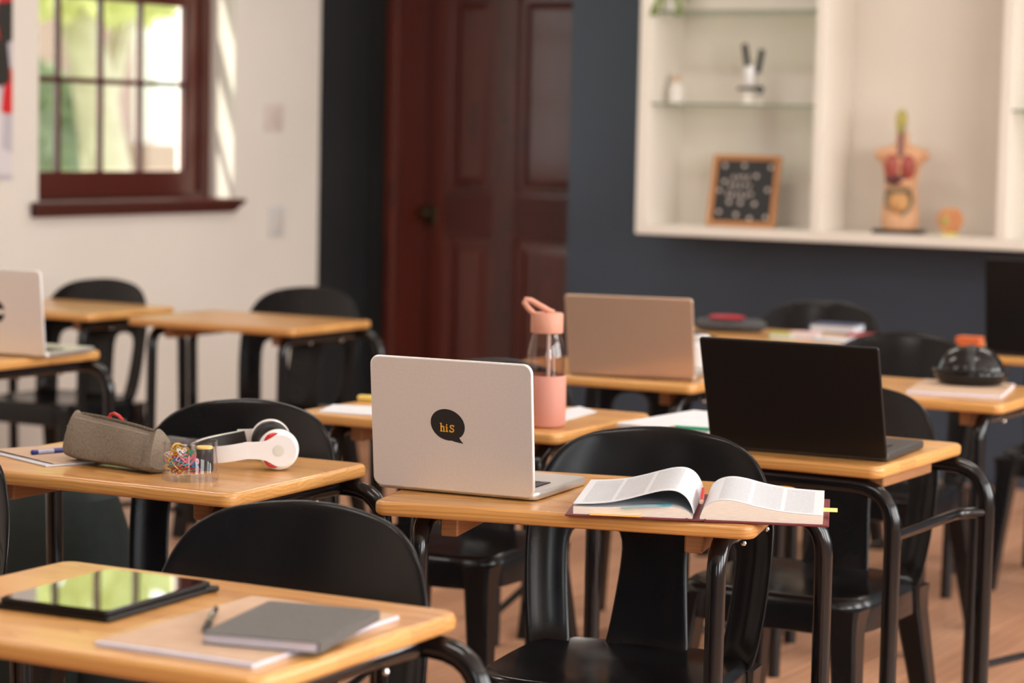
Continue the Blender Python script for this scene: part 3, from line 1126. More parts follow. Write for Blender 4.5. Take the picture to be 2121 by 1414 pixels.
for i, (n, x, y, a, lab) in enumerate(cspec):
    if i == 0:
        chair.location, chair.rotation_euler = (x, y, 0), (0, 0, R(a))
        chair['label'], chair['group'] = lab, 'black plastic classroom chairs'
    else:
        dup(chair, (x, y, 0), R(a), lab, 'black plastic classroom chairs')


# ------------------------------------------------------------------ laptops
def laptop(label, x, y, rot, w_, l_, lean, depth, body, deck, sticker=None, rc=.014, th=.0075, bth=.014):
    """hinge edge along local x at y=0, user side is +y, lid outer face looks to -y"""
    z0 = DT + .0005
    t = thing('laptop', label, 'laptop', (x, y, z0), R(rot))
    bs = MB().rplate(w_, depth, bth, rc, .004, .001, 0, depth / 2, n=6).build('base', deck, t)
    for sx in (-1, 1):
        for yy in (.03, depth - .03):
            MB().lathe([(.006, 0), (.006, .0012)], 10, (sx * (w_ / 2 - .03), yy, 0)).build('rubber_foot', 'black_plastic', t)
    well = MB().box(-w_ * .42, w_ * .42, depth * .12, depth * .52, bth + .0009, bth + .0015).build('keyboard', 'key_black', t, 0)
    kb = MB()
    kw = w_ * .84 / 14
    for r_ in range(5):
        yk = depth * .13 + r_ * depth * .078
        for k in range(14):
            xk = -w_ * .42 + k * kw
            kb.box(xk + .0012, xk + kw - .0012, yk + .0012, yk + depth * .078 - .0012, bth + .0015, bth + .0028)
    ko_ = kb.build('keys', 'key_black', well, 0)
    ko_['kind'] = 'stuff'
    MB().rplate(w_ * .32, depth * .30, .0008, .006, .0003, bth + .0008, 0, depth * .76).build('trackpad', deck, t)
    MB().tube([(-w_ * .40, .004, bth + .001), (w_ * .40, .004, bth + .001)], .004, 8).build('hinge', 'black_plastic', t)
    lid = MB().rplate(w_, l_, th, rc, .0036, -th / 2, 0, l_ / 2, n=8, seg=5).build('lid', body, t)
    # lid local: x width, y along height, z+ is outer face
    lid.location = (0, -.004, bth - .008)
    lid.rotation_euler = (R(90 + lean), 0, 0)
    MB().box(-w_ * .47, w_ * .47, l_ * .06, l_ * .96, -th / 2 - .0006, -th / 2).build('screen', 'screen_black', lid, 0)
    if sticker:
        sticker(lid, w_, l_, th / 2)
    return t


def stroke(mb, pts, wd, z):
    """flat pen stroke polyline"""
    for a, b2 in zip(pts[:-1], pts[1:]):
        a, b2 = Vector((*a, 0)), Vector((*b2, 0))
        d = (b2 - a).normalized()
        nn = Vector((-d.y, d.x, 0)) * wd / 2
        e = d * wd * .3
        q = [a - e + nn, a - e - nn, b2 + e - nn, b2 + e + nn]
        mb.add([(v.x, v.y, z) for v in q] + [(v.x, v.y, z + .0002) for v in q], [(0, 1, 2, 3), (7, 6, 5, 4), (0, 4, 5, 1), (1, 5, 6, 2), (2, 6, 7, 3), (3, 7, 4, 0)])


def bubble(lid, w_, l_, z):
    cx, cy = -w_ * .020, l_ * .508
    poly = []
    ca, sa = math.cos(R(-16)), math.sin(R(-16))
    for i in range(40):
        a = 2 * PI * i / 40
        ex, ey = .0325 * math.cos(a), .0268 * math.sin(a)
        deg = math.degrees(a) % 360
        p = (cx + ex * ca - ey * sa, cy + ex * sa + ey * ca)
        if 306 <= deg < 330:
            if deg < 316:
                poly.append((cx + .0125, cy - .0285))
                poly.append((cx + .0290, cy - .0310))
                poly.append((cx + .0245, cy - .0262))
                poly.append((cx + .0212, cy - .0210))
            continue
        poly.append(p)
    # tidy duplicates created inside the tail range
    out = []
    for p in poly:
        if p not in out:
            out.append(p)
    st_ = MB().prism(out, .0003, 'z', z)
    so3 = st_.build('sticker', 'sticker_black', lid, 0)
    tag(so3, 'black speech bubble sticker')
    lt = MB()
    ox, oy, zz = cx - .0140, cy - .0125, z + .0003
    s = .001
    wd = 2.0 * s
    def P(pts):
        return [(ox + a * s, oy + b2 * s) for a, b2 in pts]
    # h
    stroke(lt, P([(1.6, 1), (1.6, 14.5)]), wd, zz)
    stroke(lt, P([(0, 14.5), (2.4, 14.5)]), wd * .8, zz)
    stroke(lt, P([(0, 1), (3.4, 1)]), wd * .8, zz)
    stroke(lt, P([(1.6, 8), (4.5, 9.6), (6.4, 8.6), (6.8, 6), (6.8, 1)]), wd, zz)
    stroke(lt, P([(5.4, 1), (8.4, 1)]), wd * .8, zz)
    # i
    stroke(lt, P([(12.2, 1), (12.2, 9)]), wd, zz)
    stroke(lt, P([(10.6, 9), (12.6, 9)]), wd * .8, zz)
    stroke(lt, P([(10.4, 1), (14.2, 1)]), wd * .8, zz)
    stroke(lt, P([(11.9, 12.4), (12.6, 12.6)]), wd * 1.1, zz)
    # s
    stroke(lt, P([(25.5, 11.8), (25.0, 9.8)]), wd * .8, zz)
    stroke(lt, P([(25.3, 10.8), (22.5, 12.2), (19.4, 11.2), (18.8, 9), (20.5, 7.2), (23.6, 6.2), (25.2, 4.2), (24.2, 1.6), (21, .6), (18, 2.2)]), wd, zz)
    stroke(lt, P([(17.8, 3.6), (17.9, .8)]), wd * .8, zz)
    lo = lt.build('lettering', 'sticker_yellow', so3, 0)
    tag(lo, 'yellow lettering reading his')


def round_sticker(lid, w_, l_, z):
    cx, cy = w_ * .012, l_ * .50
    poly = [(cx + .030 * math.cos(2 * PI * i / 32), cy + .030 * math.sin(2 * PI * i / 32)) for i in range(32)]
    s1 = MB().prism(poly, .0003, 'z', z).build('sticker', 'sticker_black', lid, 0)
    tag(s1, 'round black sticker with a white band')
    MB().box(cx - .012, cx + .0295, cy - .007, cy + .006, z + .0003, z + .0006).build('sticker_band', 'sticker_white', s1, 0)


laptop('silver open laptop with a black speech bubble sticker reading his', -2.094, 3.464, 5.9, .3045, .2299, 5.7, .232, 'aluminium', 'aluminium_deck', bubble, .017, .008)
laptop('open black laptop with a plain dark lid, on the desk behind the open book', -1.825, 4.322, 3.86, .365, .2347, 19.7, .245, 'black_lid', 'dark_deck', None, .006, .008, .016)
laptop('open silver laptop, coloured tan for reflected wood, with a blank lid behind the pink water bottle', -2.760, 5.432, 16.2, .330, .220, 19.0, .225, 'silver_wood_reflect', 'aluminium_deck', None, .010, .007)
laptop('open silver laptop with a round black sticker at the left edge', -4.325, 4.800, 6.0, .305, .228, 6, .230, 'aluminium', 'aluminium_deck', round_sticker, .012, .008)
laptop('large black open laptop standing at the right picture edge', -2.063, 6.760, 2.0, .41, .275, 8, .27, 'black_lid', 'dark_deck', None, .008, .010, .02)


# ------------------------------------------------------------------ objects on the desk with the open book
def open_book():
    b = thing('open_book', 'thick open book with maroon cover and colourful page tabs', 'book', (-1.636, 3.462, DT + .0006), R(22))
    # local: spine along +y from y=0 (front) to y=dep, left pages to -x; print material reads |x| and y
    dep, wd = .275, .205
    for s in (-1, 1):
        cv = MB()
        cv.bbox(min(s * .012, s * (wd + .008)), max(s * .012, s * (wd + .008)), -.005, dep + .005, 0, .0035, .0012, 1)
        cv.build('cover', 'maroon', b, 0)
    sp_ = MB()
    pts = [(-.016, 0, .003), (-.009, 0, .0012), (0, 0, .0008), (.009, 0, .0012), (.016, 0, .003)]
    sp_.loft([[(x, y, z) for x, _, z in pts] + [(x, y, z + .002) for x, _, z in reversed(pts)] for y in (-.005, dep + .005)])
    sp_.build('spine', 'maroon', b)

    def fine(pr, k=4):
        out = []
        for i in range(len(pr) - 1):
            p0, p1, p2, p3 = pr[max(i - 1, 0)], pr[i], pr[i + 1], pr[min(i + 2, len(pr) - 1)]
            for j in range(k):
                t = j / k
                out.append(tuple(.5 * (2 * b_ + (c_ - a_) * t + (2 * a_ - 5 * b_ + 4 * c_ - d_) * t * t + (3 * b_ - a_ - 3 * c_ + d_) * t ** 3) for a_, b_, c_, d_ in zip(p0, p1, p2, p3)))
        return out + [pr[-1]]

    def block(s, prof, name, mat, top_mat):
        prof = fine(prof)
        # prof: list of (x, ztop); bottom z .0036
        ring = [(s * x, z) for x, z in prof] + [(s * x, .0037) for x, z in reversed(prof)]
        mb = MB()
        mb.loft([[(x, y, z) for x, z in ring] for y in (0, dep)])
        o = mb.build(name, mat, b, 25)
        top = MB()
        n = len(prof)
        vs = [(s * x, y, z + .0004) for y in (.0, dep) for x, z in prof]
        top.add(vs, [(i, i + 1, n + i + 1, n + i) for i in range(n - 1)])
        tp2 = top.build('printed_page', top_mat, o, 60)
        return o
    left = [(.006, .006), (.012, .014), (.03, .021), (.06, .022), (.10, .0195), (.15, .017), (.20, .016)]
    right = [(.006, .008), (.012, .022), (.025, .032), (.045, .0365), (.07, .034), (.10, .027), (.14, .021), (.18, .0185), (.203, .018)]
    block(-1, left, 'page_block', 'page_edge', 'paper')
    block(1, right, 'page_block', 'page_edge', 'book_print')
    # lifted leaf over the left block
    lp = [(.004, .012), (.010, .028), (.020, .041), (.035, .048), (.055, .0475), (.08, .041), (.11, .032), (.14, .025), (.17, .0215), (.200, .020)]
    lp = fine(lp)
    mb = MB()
    n = len(lp)
    vs = [(-x, y, z + dz) for dz in (0, .0010) for y in (-.001, dep) for x, z in lp]
    f = []
    for i in range(n - 1):
        f += [(i, i + 1, n + i + 1, n + i), (2 * n + i, 3 * n + i, 3 * n + i + 1, 2 * n + i + 1), (i, 2 * n + i, 2 * n + i + 1, i + 1), (n + i, n + i + 1, 3 * n + i + 1, 3 * n + i)]
    f += [(0, n, 3 * n, 2 * n), (n - 1, 3 * n - 1, 4 * n - 1, 2 * n - 1)]
    mb.add(vs, f)
    mb.build('lifted_leaf', 'book_print', b, 60)
    MB().box(-.172, -.088, -.012, .02, .0045, .0056).build('page_tab', 'tab_orange', b, 0)['label'] = 'orange page tab'
    tb = MB()
    tb.add([(-.122, -.006, .0165), (-.042, -.002, .0225), (-.040, .03, .0240), (-.120, .03, .0180), (-.122, -.006, .0172), (-.042, -.002, .0232), (-.040, .03, .0247), (-.120, .03, .0187)],
           [(0, 1, 2, 3), (7, 6, 5, 4), (0, 4, 5, 1), (1, 5, 6, 2), (2, 6, 7, 3), (3, 7, 4, 0)])
    tb.build('page_tab', 'tab_blue', b, 0)['label'] = 'blue page tab'
    MB().box(.19, .226, .062, .100, .0150, .0158).build('page_tab', 'tab_yellow', b, 0)['label'] = 'yellow page tab'
    return b


bk = open_book()
pc_ = thing('pencil', 'red pencil lying in the gutter of the open book', 'pencil', (-1.636, 3.462, DT + .0006), R(22))
MB().tube([(.006, .032, .0275), (.001, .16, .0290)], .0036, 6).build('barrel', 'red_paint', pc_, 0)
MB().tube([(.006, .032, .0275), (.0062, .026, .0274)], [.0036, .0034], 8).build('blunt_end', 'kraft', pc_)
MB().tube([(.001, .16, .0290), (.0005, .174, .0291)], [.0036, .0006], 6).build('tip', 'kraft', pc_)


# ------------------------------------------------------------------ objects on the left desk
def pencil_case():
    o = thing('pencil_case', 'grey brown canvas pencil case with a red zip pull', 'pencil case', (-2.754, 3.376, DT + .0040), R(-6.5))
    o.rotation_euler.y = R(1.6)
    rings = []
    n = 28
    Ln = .215
    for t, k, lf in ((-.5, .80, .006), (-.485, .93, .002), (-.44, .99, 0), (-.3, 1.0, 0), (-.1, .99, .0), (.1, .98, 0), (.3, .96, 0), (.43, .93, 0), (.485, .86, .002), (.5, .74, .007)):
        ring = []
        for i in range(n):
            a = 2 * PI * i / n
            # rounded triangle section
            ca, sa = math.cos(a), math.sin(a)
            zz = .5 + .5 * math.copysign(abs(sa) ** .62, sa)
            hwid = (.047 * (1 - zz) ** .85 + .011) if zz > .12 else .052 * (.78 + .22 * (zz / .12))
            yy = math.copysign(abs(ca) ** .55, ca) * hwid
            H = .083 - .012 * (t + .5)
            x = t * Ln - (.012 * (.5 - zz) if t < 0 else -.012 * (.5 - zz))
            ring.append((x - (zz - .5) * .016, yy * k + .004 * math.sin(t * 9 + zz * 4), lf + zz * H * (.90 + .10 * k)))
        rings.append(ring)
    body = MB().loft(rings).build('body', 'canvas', o, 60)
    zp = [(-.098, 0, .0815), (-.05, 0, .0812), (0, 0, .0790), (.05, 0, .0755), (.088, 0, .0712)]
    MB().tube(zp, .0034, 8).build('zip', 'canvas_dark', o)
    ptab = MB()
    ptab.tube([(-.028, 0, .082), (-.026, .001, .0885), (-.017, .001, .0915), (-.006, .002, .0885), (.004, .002, .082)], .0032, 8)
    ptab.build('zip_pull', 'red_paint', o)
    MB().box(-.123, -.1205, -.014, .004, .034, .058).build('brand_tag', 'paper', o, 0)
    # right end seam piping
    pp = []
    for i in range(10):
        t = i / 9
        z = .013 + t * .057
        zz = z / .071
        yy = -(.047 * max(0, (1 - zz)) ** .85 + .0118) * .97
        pp.append((.0990 - (zz - .5) * .016 + .004 * (.5 - zz), yy, z))
    MB().tube(pp, .0013, 6).build('seam', 'canvas_dark', o)
    st_ = MB()
    for k in range(34):
        t = k / 33
        x = -.098 + t * .185
        H = .083 - .012 * (x / Ln + .5)
        zt = H * .93
        yy = -(.047 * (1 - .93) ** .85 + .0118)
        st_.box(x - .0015, x + .0015, yy - .0004, yy + .0004, zt - .0004, zt + .0004)
    s_ = st_.build('stitching', 'stitch', o, 0)
    s_['kind'] = 'stuff'
    return o


pencil_case()

# notebook with a kraft cover under the case, its first sheet sticking out
nb = thing('notebook', 'kraft covered notebook half under the pencil case', 'notebook', (-2.851, 3.289, DT + .0006), R(-20.5))
MB().box(-.225, 0, 0, .285, 0, .0022).build('page_stack', 'sheet_print', nb, 0)
cvn = MB()
cvn.add([(-.222, .018, .0026), (-.006, .020, .0026), (-.004, .287, .0026), (-.222, .287, .0026), (-.222, .012, .0060), (-.006, .016, .0046), (-.004, .287, .0034), (-.222, .287, .0034)],
        [(0, 3, 2, 1), (4, 5, 6, 7), (0, 1, 5, 4), (1, 2, 6, 5), (2, 3, 7, 6), (3, 0, 4, 7)])
cvn.build('cover', 'kraft', nb, 0)
a, b2 = at(66, 937, DT + .010), at(140, 931, DT + .010)
pn = thing('pen', 'blue ballpoint pen on the kraft notebook', 'pen', (a.x, a.y, DT + .0102), math.atan2(b2.y - a.y, b2.x - a.x))
MB().tube([(.012, 0, 0), (.045, 0, 0)], .0045, 10).build('grip', 'clear_grip', pn)
MB().tube([(.045, 0, 0), (.125, 0, 0)], .0046, 10).build('barrel', 'blue_plastic', pn)
MB().tube([(-.002, 0, 0), (.0, 0, 0), (.004, 0, 0), (.012, 0, 0)], [.002, .0045, .0048, .0042], 10).build('end_cap', 'blue_plastic', pn)
# dark grey folder lying at the back of the desk
a = at(388, 912, DT + .004)
fo = thing('folder', 'flat dark grey folder behind the pencil case', 'folder', (-2.795, 3.642, DT + .0006), R(-10))
MB().rplate(.21, .085, .013, .006, .003, 0).build('folder_body', 'dark_cover', fo)


def clip_box():
    c0 = at(394, 992, DT)
    o = thing('clip_box', 'clear round acrylic box of paperclips', 'box', (c0.x, c0.y, DT + .0005))
    rr = .0475
    H = .068
    MB().lathe([(rr + .0022, .0), (rr + .0022, .014), (rr + .0002, .0145), (rr, .015), (rr, H), (rr - .0018, H), (rr - .0018, .0155), (.001, .0150)], 40, caps=False).build('shell', 'acrylic', o)
    MB().lathe([(.001, .0), (rr + .0022, .0)], 40, caps=False).build('floor_disc', 'acrylic', o)
    ang = R(28)
    for k in range(3):
        a = math.atan2(-c0.x, c0.y) + (R(76), R(180), R(-76))[k]
        MB().tube([(0, 0, .0156 + (H - .018) / 2), (math.cos(a) * (rr - .003), math.sin(a) * (rr - .003), .0156 + (H - .018) / 2)], 1, 4, sec=[(.0007, -.025), (.0007, .025), (-.0007, .025), (-.0007, -.025)], upv=(0, 0, 1)).build('divider', 'acrylic', o, 0)
    return o, c0, rr


cbx, c0, rr = clip_box()
# paperclips: one mesh, many individuals
cp = []
def arc(cx, cy, r_, a0, a1, n=7):
    return [(cx + r_ * math.cos(R(a0 + (a1 - a0) * i / n)), cy + r_ * math.sin(R(a0 + (a1 - a0) * i / n)), 0) for i in range(n + 1)]
cp += [(-.006, .0030, 0)] + arc(.010, 0.0005, .0035, 90, -90)[0:] + arc(-.010, .0, .0040 - .0010, -90, -270)[0:] + [(.006, .0032, 0)]
cp = [(-.007, .0026, 0)] + arc(.0075, 0, .0026, 90, -90) + arc(-.0105, .0006, .0032, -90, -270) + arc(.0105, .0, .0038, 90, -90) + [(-.006, -.0038, 0)]
CLIP = {}
cols = {'white': (.82, .82, .82), 'green': (.02, .30, .12), 'blue': (.04, .20, .55), 'red': (.45, .02, .03), 'orange': (.80, .33, .03), 'pink': (.80, .20, .25), 'teal': (.08, .45, .45), 'yellow': (.80, .55, .06)}
for k, v in cols.items():
    principled('clip_' + k, v, .3)
    me = MB().tube(cp, .00085, 6).mesh('paperclip')
    me.materials.append(MATS['clip_' + k])
    CLIP[k] = me
rg = random.Random(21)
names = list(cols)
vd = Vector((c0.x, c0.y, 0)).normalized()          # from camera toward box
sd = Vector((vd.y, -vd.x, 0))                       # screen right
k = 0
for i in range(66):
    for _ in range(60):
        a = rg.uniform(0, 2 * PI)
        r_ = (rr - .0045) * math.sqrt(rg.random())
        lx, ly = math.cos(a) * r_, math.sin(a) * r_
        side = lx * sd.x + ly * sd.y
        dpt = lx * vd.x + ly * vd.y
        if -.044 < side < .006 and dpt < .012:
            break
    zmax = .050 - max(0, side + .01) * .2
    cn = names[i % len(names)]
    if i == 0:
        cn, side, dpt, zz = 'white', -.012, -.034, .047
    elif i == 1:
        cn, side, dpt, zz = 'pink', .000, -.034, .036
    elif i == 2:
        cn, side, dpt, zz = 'orange', -.032, -.020, .038
    else:
        zz = .020 + rg.random() * (zmax - .020)
    lim = rr - .0135
    q2 = math.hypot(side, dpt)
    if q2 > lim:
        side, dpt = side * lim / q2, dpt * lim / q2
    pos = Vector((c0.x, c0.y, DT + zz)) + sd * side + vd * dpt
    o = link('paperclip', CLIP[cn])
    o.location = pos
    o.scale = (.92, .92, .92)
    # lie roughly tangent to the near wall, tilted
    base = math.atan2(sd.y, sd.x)
    o.rotation_euler = (R(90) + rg.uniform(-.45, .45), rg.uniform(-1.2, 1.2) if i > 2 else (R(35), R(-55), R(-75))[i], base + rg.uniform(-.3, .3))
    tag(o, cn + ' paperclip in the clear round box', 'paperclip', cn + ' paperclips in the clear round box')
# pad of black edged notes in the right compartment, rubber bands at the back left
nt_ = thing('sticky_note_roll', 'black banded roll of yellow notes in the round box', 'notes', (c0.x + sd.x * .0245, c0.y + sd.y * .0245, DT + .0162), math.atan2(sd.y, sd.x))
MB().rplate(.031, .034, .038, .010, .002, 0).build('wrapper', 'sticker_black', nt_)
MB().rplate(.028, .031, .004, .009, .001, .0382).build('note_top', 'yellow_rubber', nt_)
rb = thing('rubber_band', 'tangled orange rubber bands in the round box', 'rubber band', (c0.x - sd.x * .018 + vd.x * .018, c0.y - sd.y * .018 + vd.y * .018, DT + .050))
for k in range(6):
    pts = [(.016 * math.cos(2 * PI * i / 14), .012 * math.sin(2 * PI * i / 14), .003 * math.sin(4 * PI * i / 14 + k) + k * .0022 - .006) for i in range(14)]
    q = MB().tube(pts, .0013, 6, True).build('loop', 'tab_orange', rb)
    q.rotation_euler = (.2 * math.sin(k), .15 * math.cos(k * 2), k * .9)
for k, (s_, d_, z_) in enumerate(((-.010, .004, .050), (.004, .010, .049))):
    p = thing('push_pin', ('clear push pin lying on the paperclips', 'clear push pin beside the note roll')[k], 'push pin', (c0.x + sd.x * s_ + vd.x * d_, c0.y + sd.y * s_ + vd.y * d_, DT + z_), 0)
    MB().lathe([(.0045, 0), (.0045, .0015), (.0022, .003), (.0026, .008), (.0045, .0095), (.0045, .0105)], 12).build('head', 'white_gloss', p)


def headphones():
    nc = at(576, 974, DT)
    ax = Vector((-.595, .804, 0))           # from near cup to far cup
    ar = Vector((-.804, -.595, 0))          # from cups toward the headband
    o = thing('headphones', 'white over-ear headphones with red accents on the desk', 'headphones', (nc.x, nc.y, DT + .0006))
    rc = .0375
    sep = .150

    def cup(off, facing, nm):
        c = off + Vector((0, 0, rc + .0003))
        q = thing_part = bpy.data.objects.new(nm, None)
        COL.objects.link(q)
        q.parent = o
        q.location = c
        zdir = facing.normalized()
        xdir = -ar
        q.rotation_euler = Matrix((xdir, zdir.cross(xdir), zdir)).transposed().to_euler()
        # local z points outward; x away from headband
        MB().lathe([(.001, .016), (.020, .0158), (.031, .0135), (.0362, .008), (.0375, .0), (.0355, -.007), (.030, -.010), (.001, -.010)], 40).build('shell', 'white_gloss', q)
        for a0_, a1_ in ((92, 150), (210, 268)):
            ring = [(.0305 * math.cos(R(a0_ + (a1_ - a0_) * i / 14)), .0305 * math.sin(R(a0_ + (a1_ - a0_) * i / 14)), .0128) for i in range(15)]
            MB().tube(ring, [.0006 + .0034 * math.sin(PI * i / 14) for i in range(15)], 8).build('accent_ring', 'red_paint', q)
        MB().lathe([(.001, .0195), (.008, .0195), (.0105, .0192)], 24).build('badge', 'white_badge', q)
        cs = MB()
        tor = []
        for i in range(36):
            a = 2 * PI * i / 36
            tor.append((.0245 * math.cos(a), .0245 * math.sin(a), -.0185))
        cs.tube(tor, .0115, 12, True)
        cs.build('ear_cushion', 'cushion', q)
        MB().lathe([(.001, -.013), (.022, -.013)], 24, caps=False).build('speaker_mesh', 'sticker_black', q)
        # yoke plate: round disc flowing into the arm
        poly = []
        for i in range(33):
            a = R(-128) + i / 32 * R(256)
            poly.append((.0035 + .0285 * math.cos(a), .0285 * math.sin(a)))
        poly += [(-.022, .0185), (-.030, .0165), (-.042, .0155), (-.062, .0150), (-.062, -.0150), (-.042, -.0155), (-.030, -.0165), (-.022, -.0185)]
        MB().prism(poly, .0042, 'z', .0145).build('yoke', 'white_gloss', q, 30)
        return q
    near, far = Vector((0, 0, 0)), ax * sep
    # slight toe-in of the cups
    cup(near, (-ax + .05 * ar), 'ear_cup')
    cup(far + ar * .012, (ax + .10 * ar), 'ear_cup')
    # headband strip: U shape lying over
    pts = []
    outw = .016
    for i in range(21):
        t = i / 20
        a = PI * t
        s_ = math.cos(a)
        base = (near + far) / 2 - ax * s_ * (sep / 2 + outw) + ar * (.058 + .098 * max(0, math.sin(a)) ** .8)
        pts.append(base + Vector((0, 0, .0375 - .016 * math.sin(a) ** .7)))
    sec = [(.0024, -.0150), (.0030, -.010), (.0030, .010), (.0024, .0150), (-.0024, .0150), (-.0030, .010), (-.0030, -.010), (-.0024, -.0150)]
    MB().tube(pts, 1, 8, sec=sec, upv=(0, 0, 1)).build('headband', 'white_gloss', o)
    inner = [p + ((near + far) / 2 + ar * .05 + Vector((0, 0, p.z)) - p).normalized() * .0052 for p in pts]
    sec2 = [(.0022, -.0140), (.0022, .0140), (-.0022, .0140), (-.0022, -.0140)]
    MB().tube(inner, 1, 8, sec=sec2, upv=(0, 0, 1)).build('band_lining', 'cushion', o)
    # slider joint line on the near arm
    pj = pts[3]
    tj = (pts[4] - pts[2]).normalized()
    MB().tube([pj - tj * .0007, pj + tj * .0007], 1, 8, sec=[(.0034, -.0153), (.0034, .0153), (-.0034, .0153), (-.0034, -.0153)], upv=(0, 0, 1)).build('slider_gap', 'sticker_black', o, 0)
    return o


headphones()

# ------------------------------------------------------------------ objects on the nearest desk
ta = thing('tablet', 'black tablet in a keyboard folio reflecting the window', 'tablet', (-1.983, 2.412, DT + .0006), R(4))
MB().rplate(.176, .250, .007, .006, .002, 0).build('folio', 'black_lid', ta)
MB().rplate(.170, .240, .0065, .010, .002, .0072, 0, -.003).build('tablet_body', 'black_lid', ta)
MB().rplate(.166, .236, .0008, .009, .0003, .0138, 0, -.003).build('screen', 'screen_black', ta)
MB().tube([(.084, .10, .005), (.092, .118, .005)], .004, 8).build('pen_loop', 'black_lid', ta)
kf = thing('notebook', 'kraft covered notebook on the nearest desk, under the grey one', 'notebook', (-1.711, 2.354, DT + .0006), R(2.5))
MB().box(-.112, .112, -.166, .168, 0, .005).build('page_stack', 'paper_lilac', kf, 0)
MB().box(-.112, .112, -.157, .168, .0052, .0058).build('cover', 'kraft', kf, 0)
gr = thing('notebook', 'small grey covered notebook on the nearest desk', 'notebook', (-1.655, 2.362, DT + .0068), R(13))
MB().rplate(.146, .205, .0110, .004, .0008, .0012).build('page_block', 'paper_lilac', gr)
MB().rplate(.150, .210, .0012, .006, .0004, 0).build('back_cover', 'grey_cover', gr)
MB().rplate(.150, .210, .0014, .006, .0005, .0123).build('front_cover', 'grey_cover', gr)
MB().box(.0738, .0758, -.103, .103, .0008, .0130).build('spine', 'grey_cover', gr, 0)
a, b2 = at(425, 1302, DT + .011), at(447, 1262, DT + .011)
pe = thing('pen', 'silver and black ballpoint pen on the nearest kraft notebook', 'pen', (a.x, a.y, DT + .0112), math.atan2(b2.y - a.y, b2.x - a.x))
MB().tube([(-.012, 0, 0), (.0, 0, 0), (.035, 0, 0)], [.0020, .0042, .0045], 10).build('grip', 'sticker_black', pe)
MB().tube([(.035, 0, 0), (.115, 0, 0), (.122, 0, 0)], [.0047, .0047, .003], 10).build('barrel', 'chrome', pe)
MB().bbox(.078, .118, -.0015, .0015, .0045, .0062, .0005, 1).build('clip', 'chrome', pe, 0)


# ------------------------------------------------------------------ objects on the bottle desk
def bottle():
    q = at(1128, 888, DT)
    o = thing('water_bottle', 'glass water bottle with pink sleeve and pink carry lid', 'bottle', (q.x - .022, q.y + .04, DT + .0006), R(30))
    r_ = .0435
    MB().lathe([(.036, 0.001), (.040, .004), (r_ - .003, .012), (r_ - .003, .145), (r_ - .004, .158), (.034, .184), (.029, .197), (.028, .206), (.0265, .206), (.0275, .197), (.0325, .184), (r_ - .006, .157), (r_ - .005, .145), (r_ - .005, .014), (.03, .010)], 40, caps=False).build('glass_body', 'bottle_glass', o)
    MB().lathe([(.036, 0), (.041, .002), (r_, .006), (r_ + .0005, .05), (r_, .108), (r_ - .0008, .1095), (r_ - .0028, .1095), (r_ - .0028, .008), (.036, .002)], 40, caps=False).build('sleeve', 'pink_silicone', o)
    MB().lathe([(.001, .199), (.0335, .199), (.0345, .202), (.0345, .238), (.0325, .2415), (.001, .2415)], 36).build('lid', 'pink_cap', o)
    loop = [(-.026, 0, .236), (-.040, 0, .250), (-.049, 0, .262), (-.046, 0, .268), (-.036, 0, .267), (-.018, 0, .257), (.004, 0, .245), (.014, 0, .241)]
    lp2 = MB().tube(loop, .0065, 10).build('carry_loop', 'pink_cap', o)
    MB().bbox(-.006, .006, -.005, .005, .241, .248, .002, 1).build('lock_button', 'red_paint', o)
    MB().tube([(.006, .004, .012), (.004, .002, .200)], .0042, 10).build('straw', 'straw', o)
    return o


bottle()


def sheet(px_pts, z, label, name='paper', mat='paper', th=.0012, cat='paper'):
    """a flat sheet given by four picture corners lying at height z"""
    ps = [at(px, py, z) for px, py in px_pts]
    c = sum(ps, Vector()) / len(ps)
    o = thing(name, label, cat, (c.x, c.y, z))
    MB().prism([(p.x - c.x, p.y - c.y) for p in ps], th).build('sheet', mat, o, 0)
    return o


sheet([(658, 853), (800, 862), (840, 845), (690, 838)], DT + .0006, 'white paper sheet on the bottle desk, left of the silver laptop')
sheet([(1130, 882), (1236, 853), (1200, 842), (1090, 866)], DT + .0006, 'white paper sheet right of the pink bottle')
q = at(758, 830, DT)
er = thing('eraser', 'yellow eraser on the bottle desk', 'eraser', (q.x + .01, q.y, DT + .0006), R(10))
MB().bbox(-.028, .028, -.010, .010, 0, .013, .004, 2).build('rubber', 'yellow_rubber', er)

# sheets and green pencil left of the black laptop
nbk = thing('notepad', 'open white notepad left of the black laptop', 'notepad', (-2.205, 4.560, DT + .0006), R(-6))
MB().box(-.105, .115, -.075, .165, 0, .007).build('page_stack', 'paper', nbk, 0)
tpw = MB()
tpw.add([(-.105, -.075, .0072), (.115, -.075, .0072), (.115, .165, .0072), (-.105, .165, .0072), (-.105, -.07, .0085), (.115, -.07, .0085), (.115, .165, .020), (-.06, .165, .020)],
        [(0, 3, 2, 1), (4, 5, 6, 7), (0, 1, 5, 4), (1, 2, 6, 5), (2, 3, 7, 6), (3, 0, 4, 7)])
tpw.build('raised_pages', 'paper', nbk, 0)
gp = thing('pencil', 'green pencil on the notepad beside the black laptop', 'pencil', (-2.165, 4.462, DT + .0006), R(8))
MB().tube([(0, .01, .0135), (.09, .01, .0135)], .0042, 6).build('barrel', 'tab_green', gp, 0)
MB().tube([(-.014, .01, .0135), (0, .01, .0135)], [.0008, .0042], 6).build('tip', 'kraft', gp)

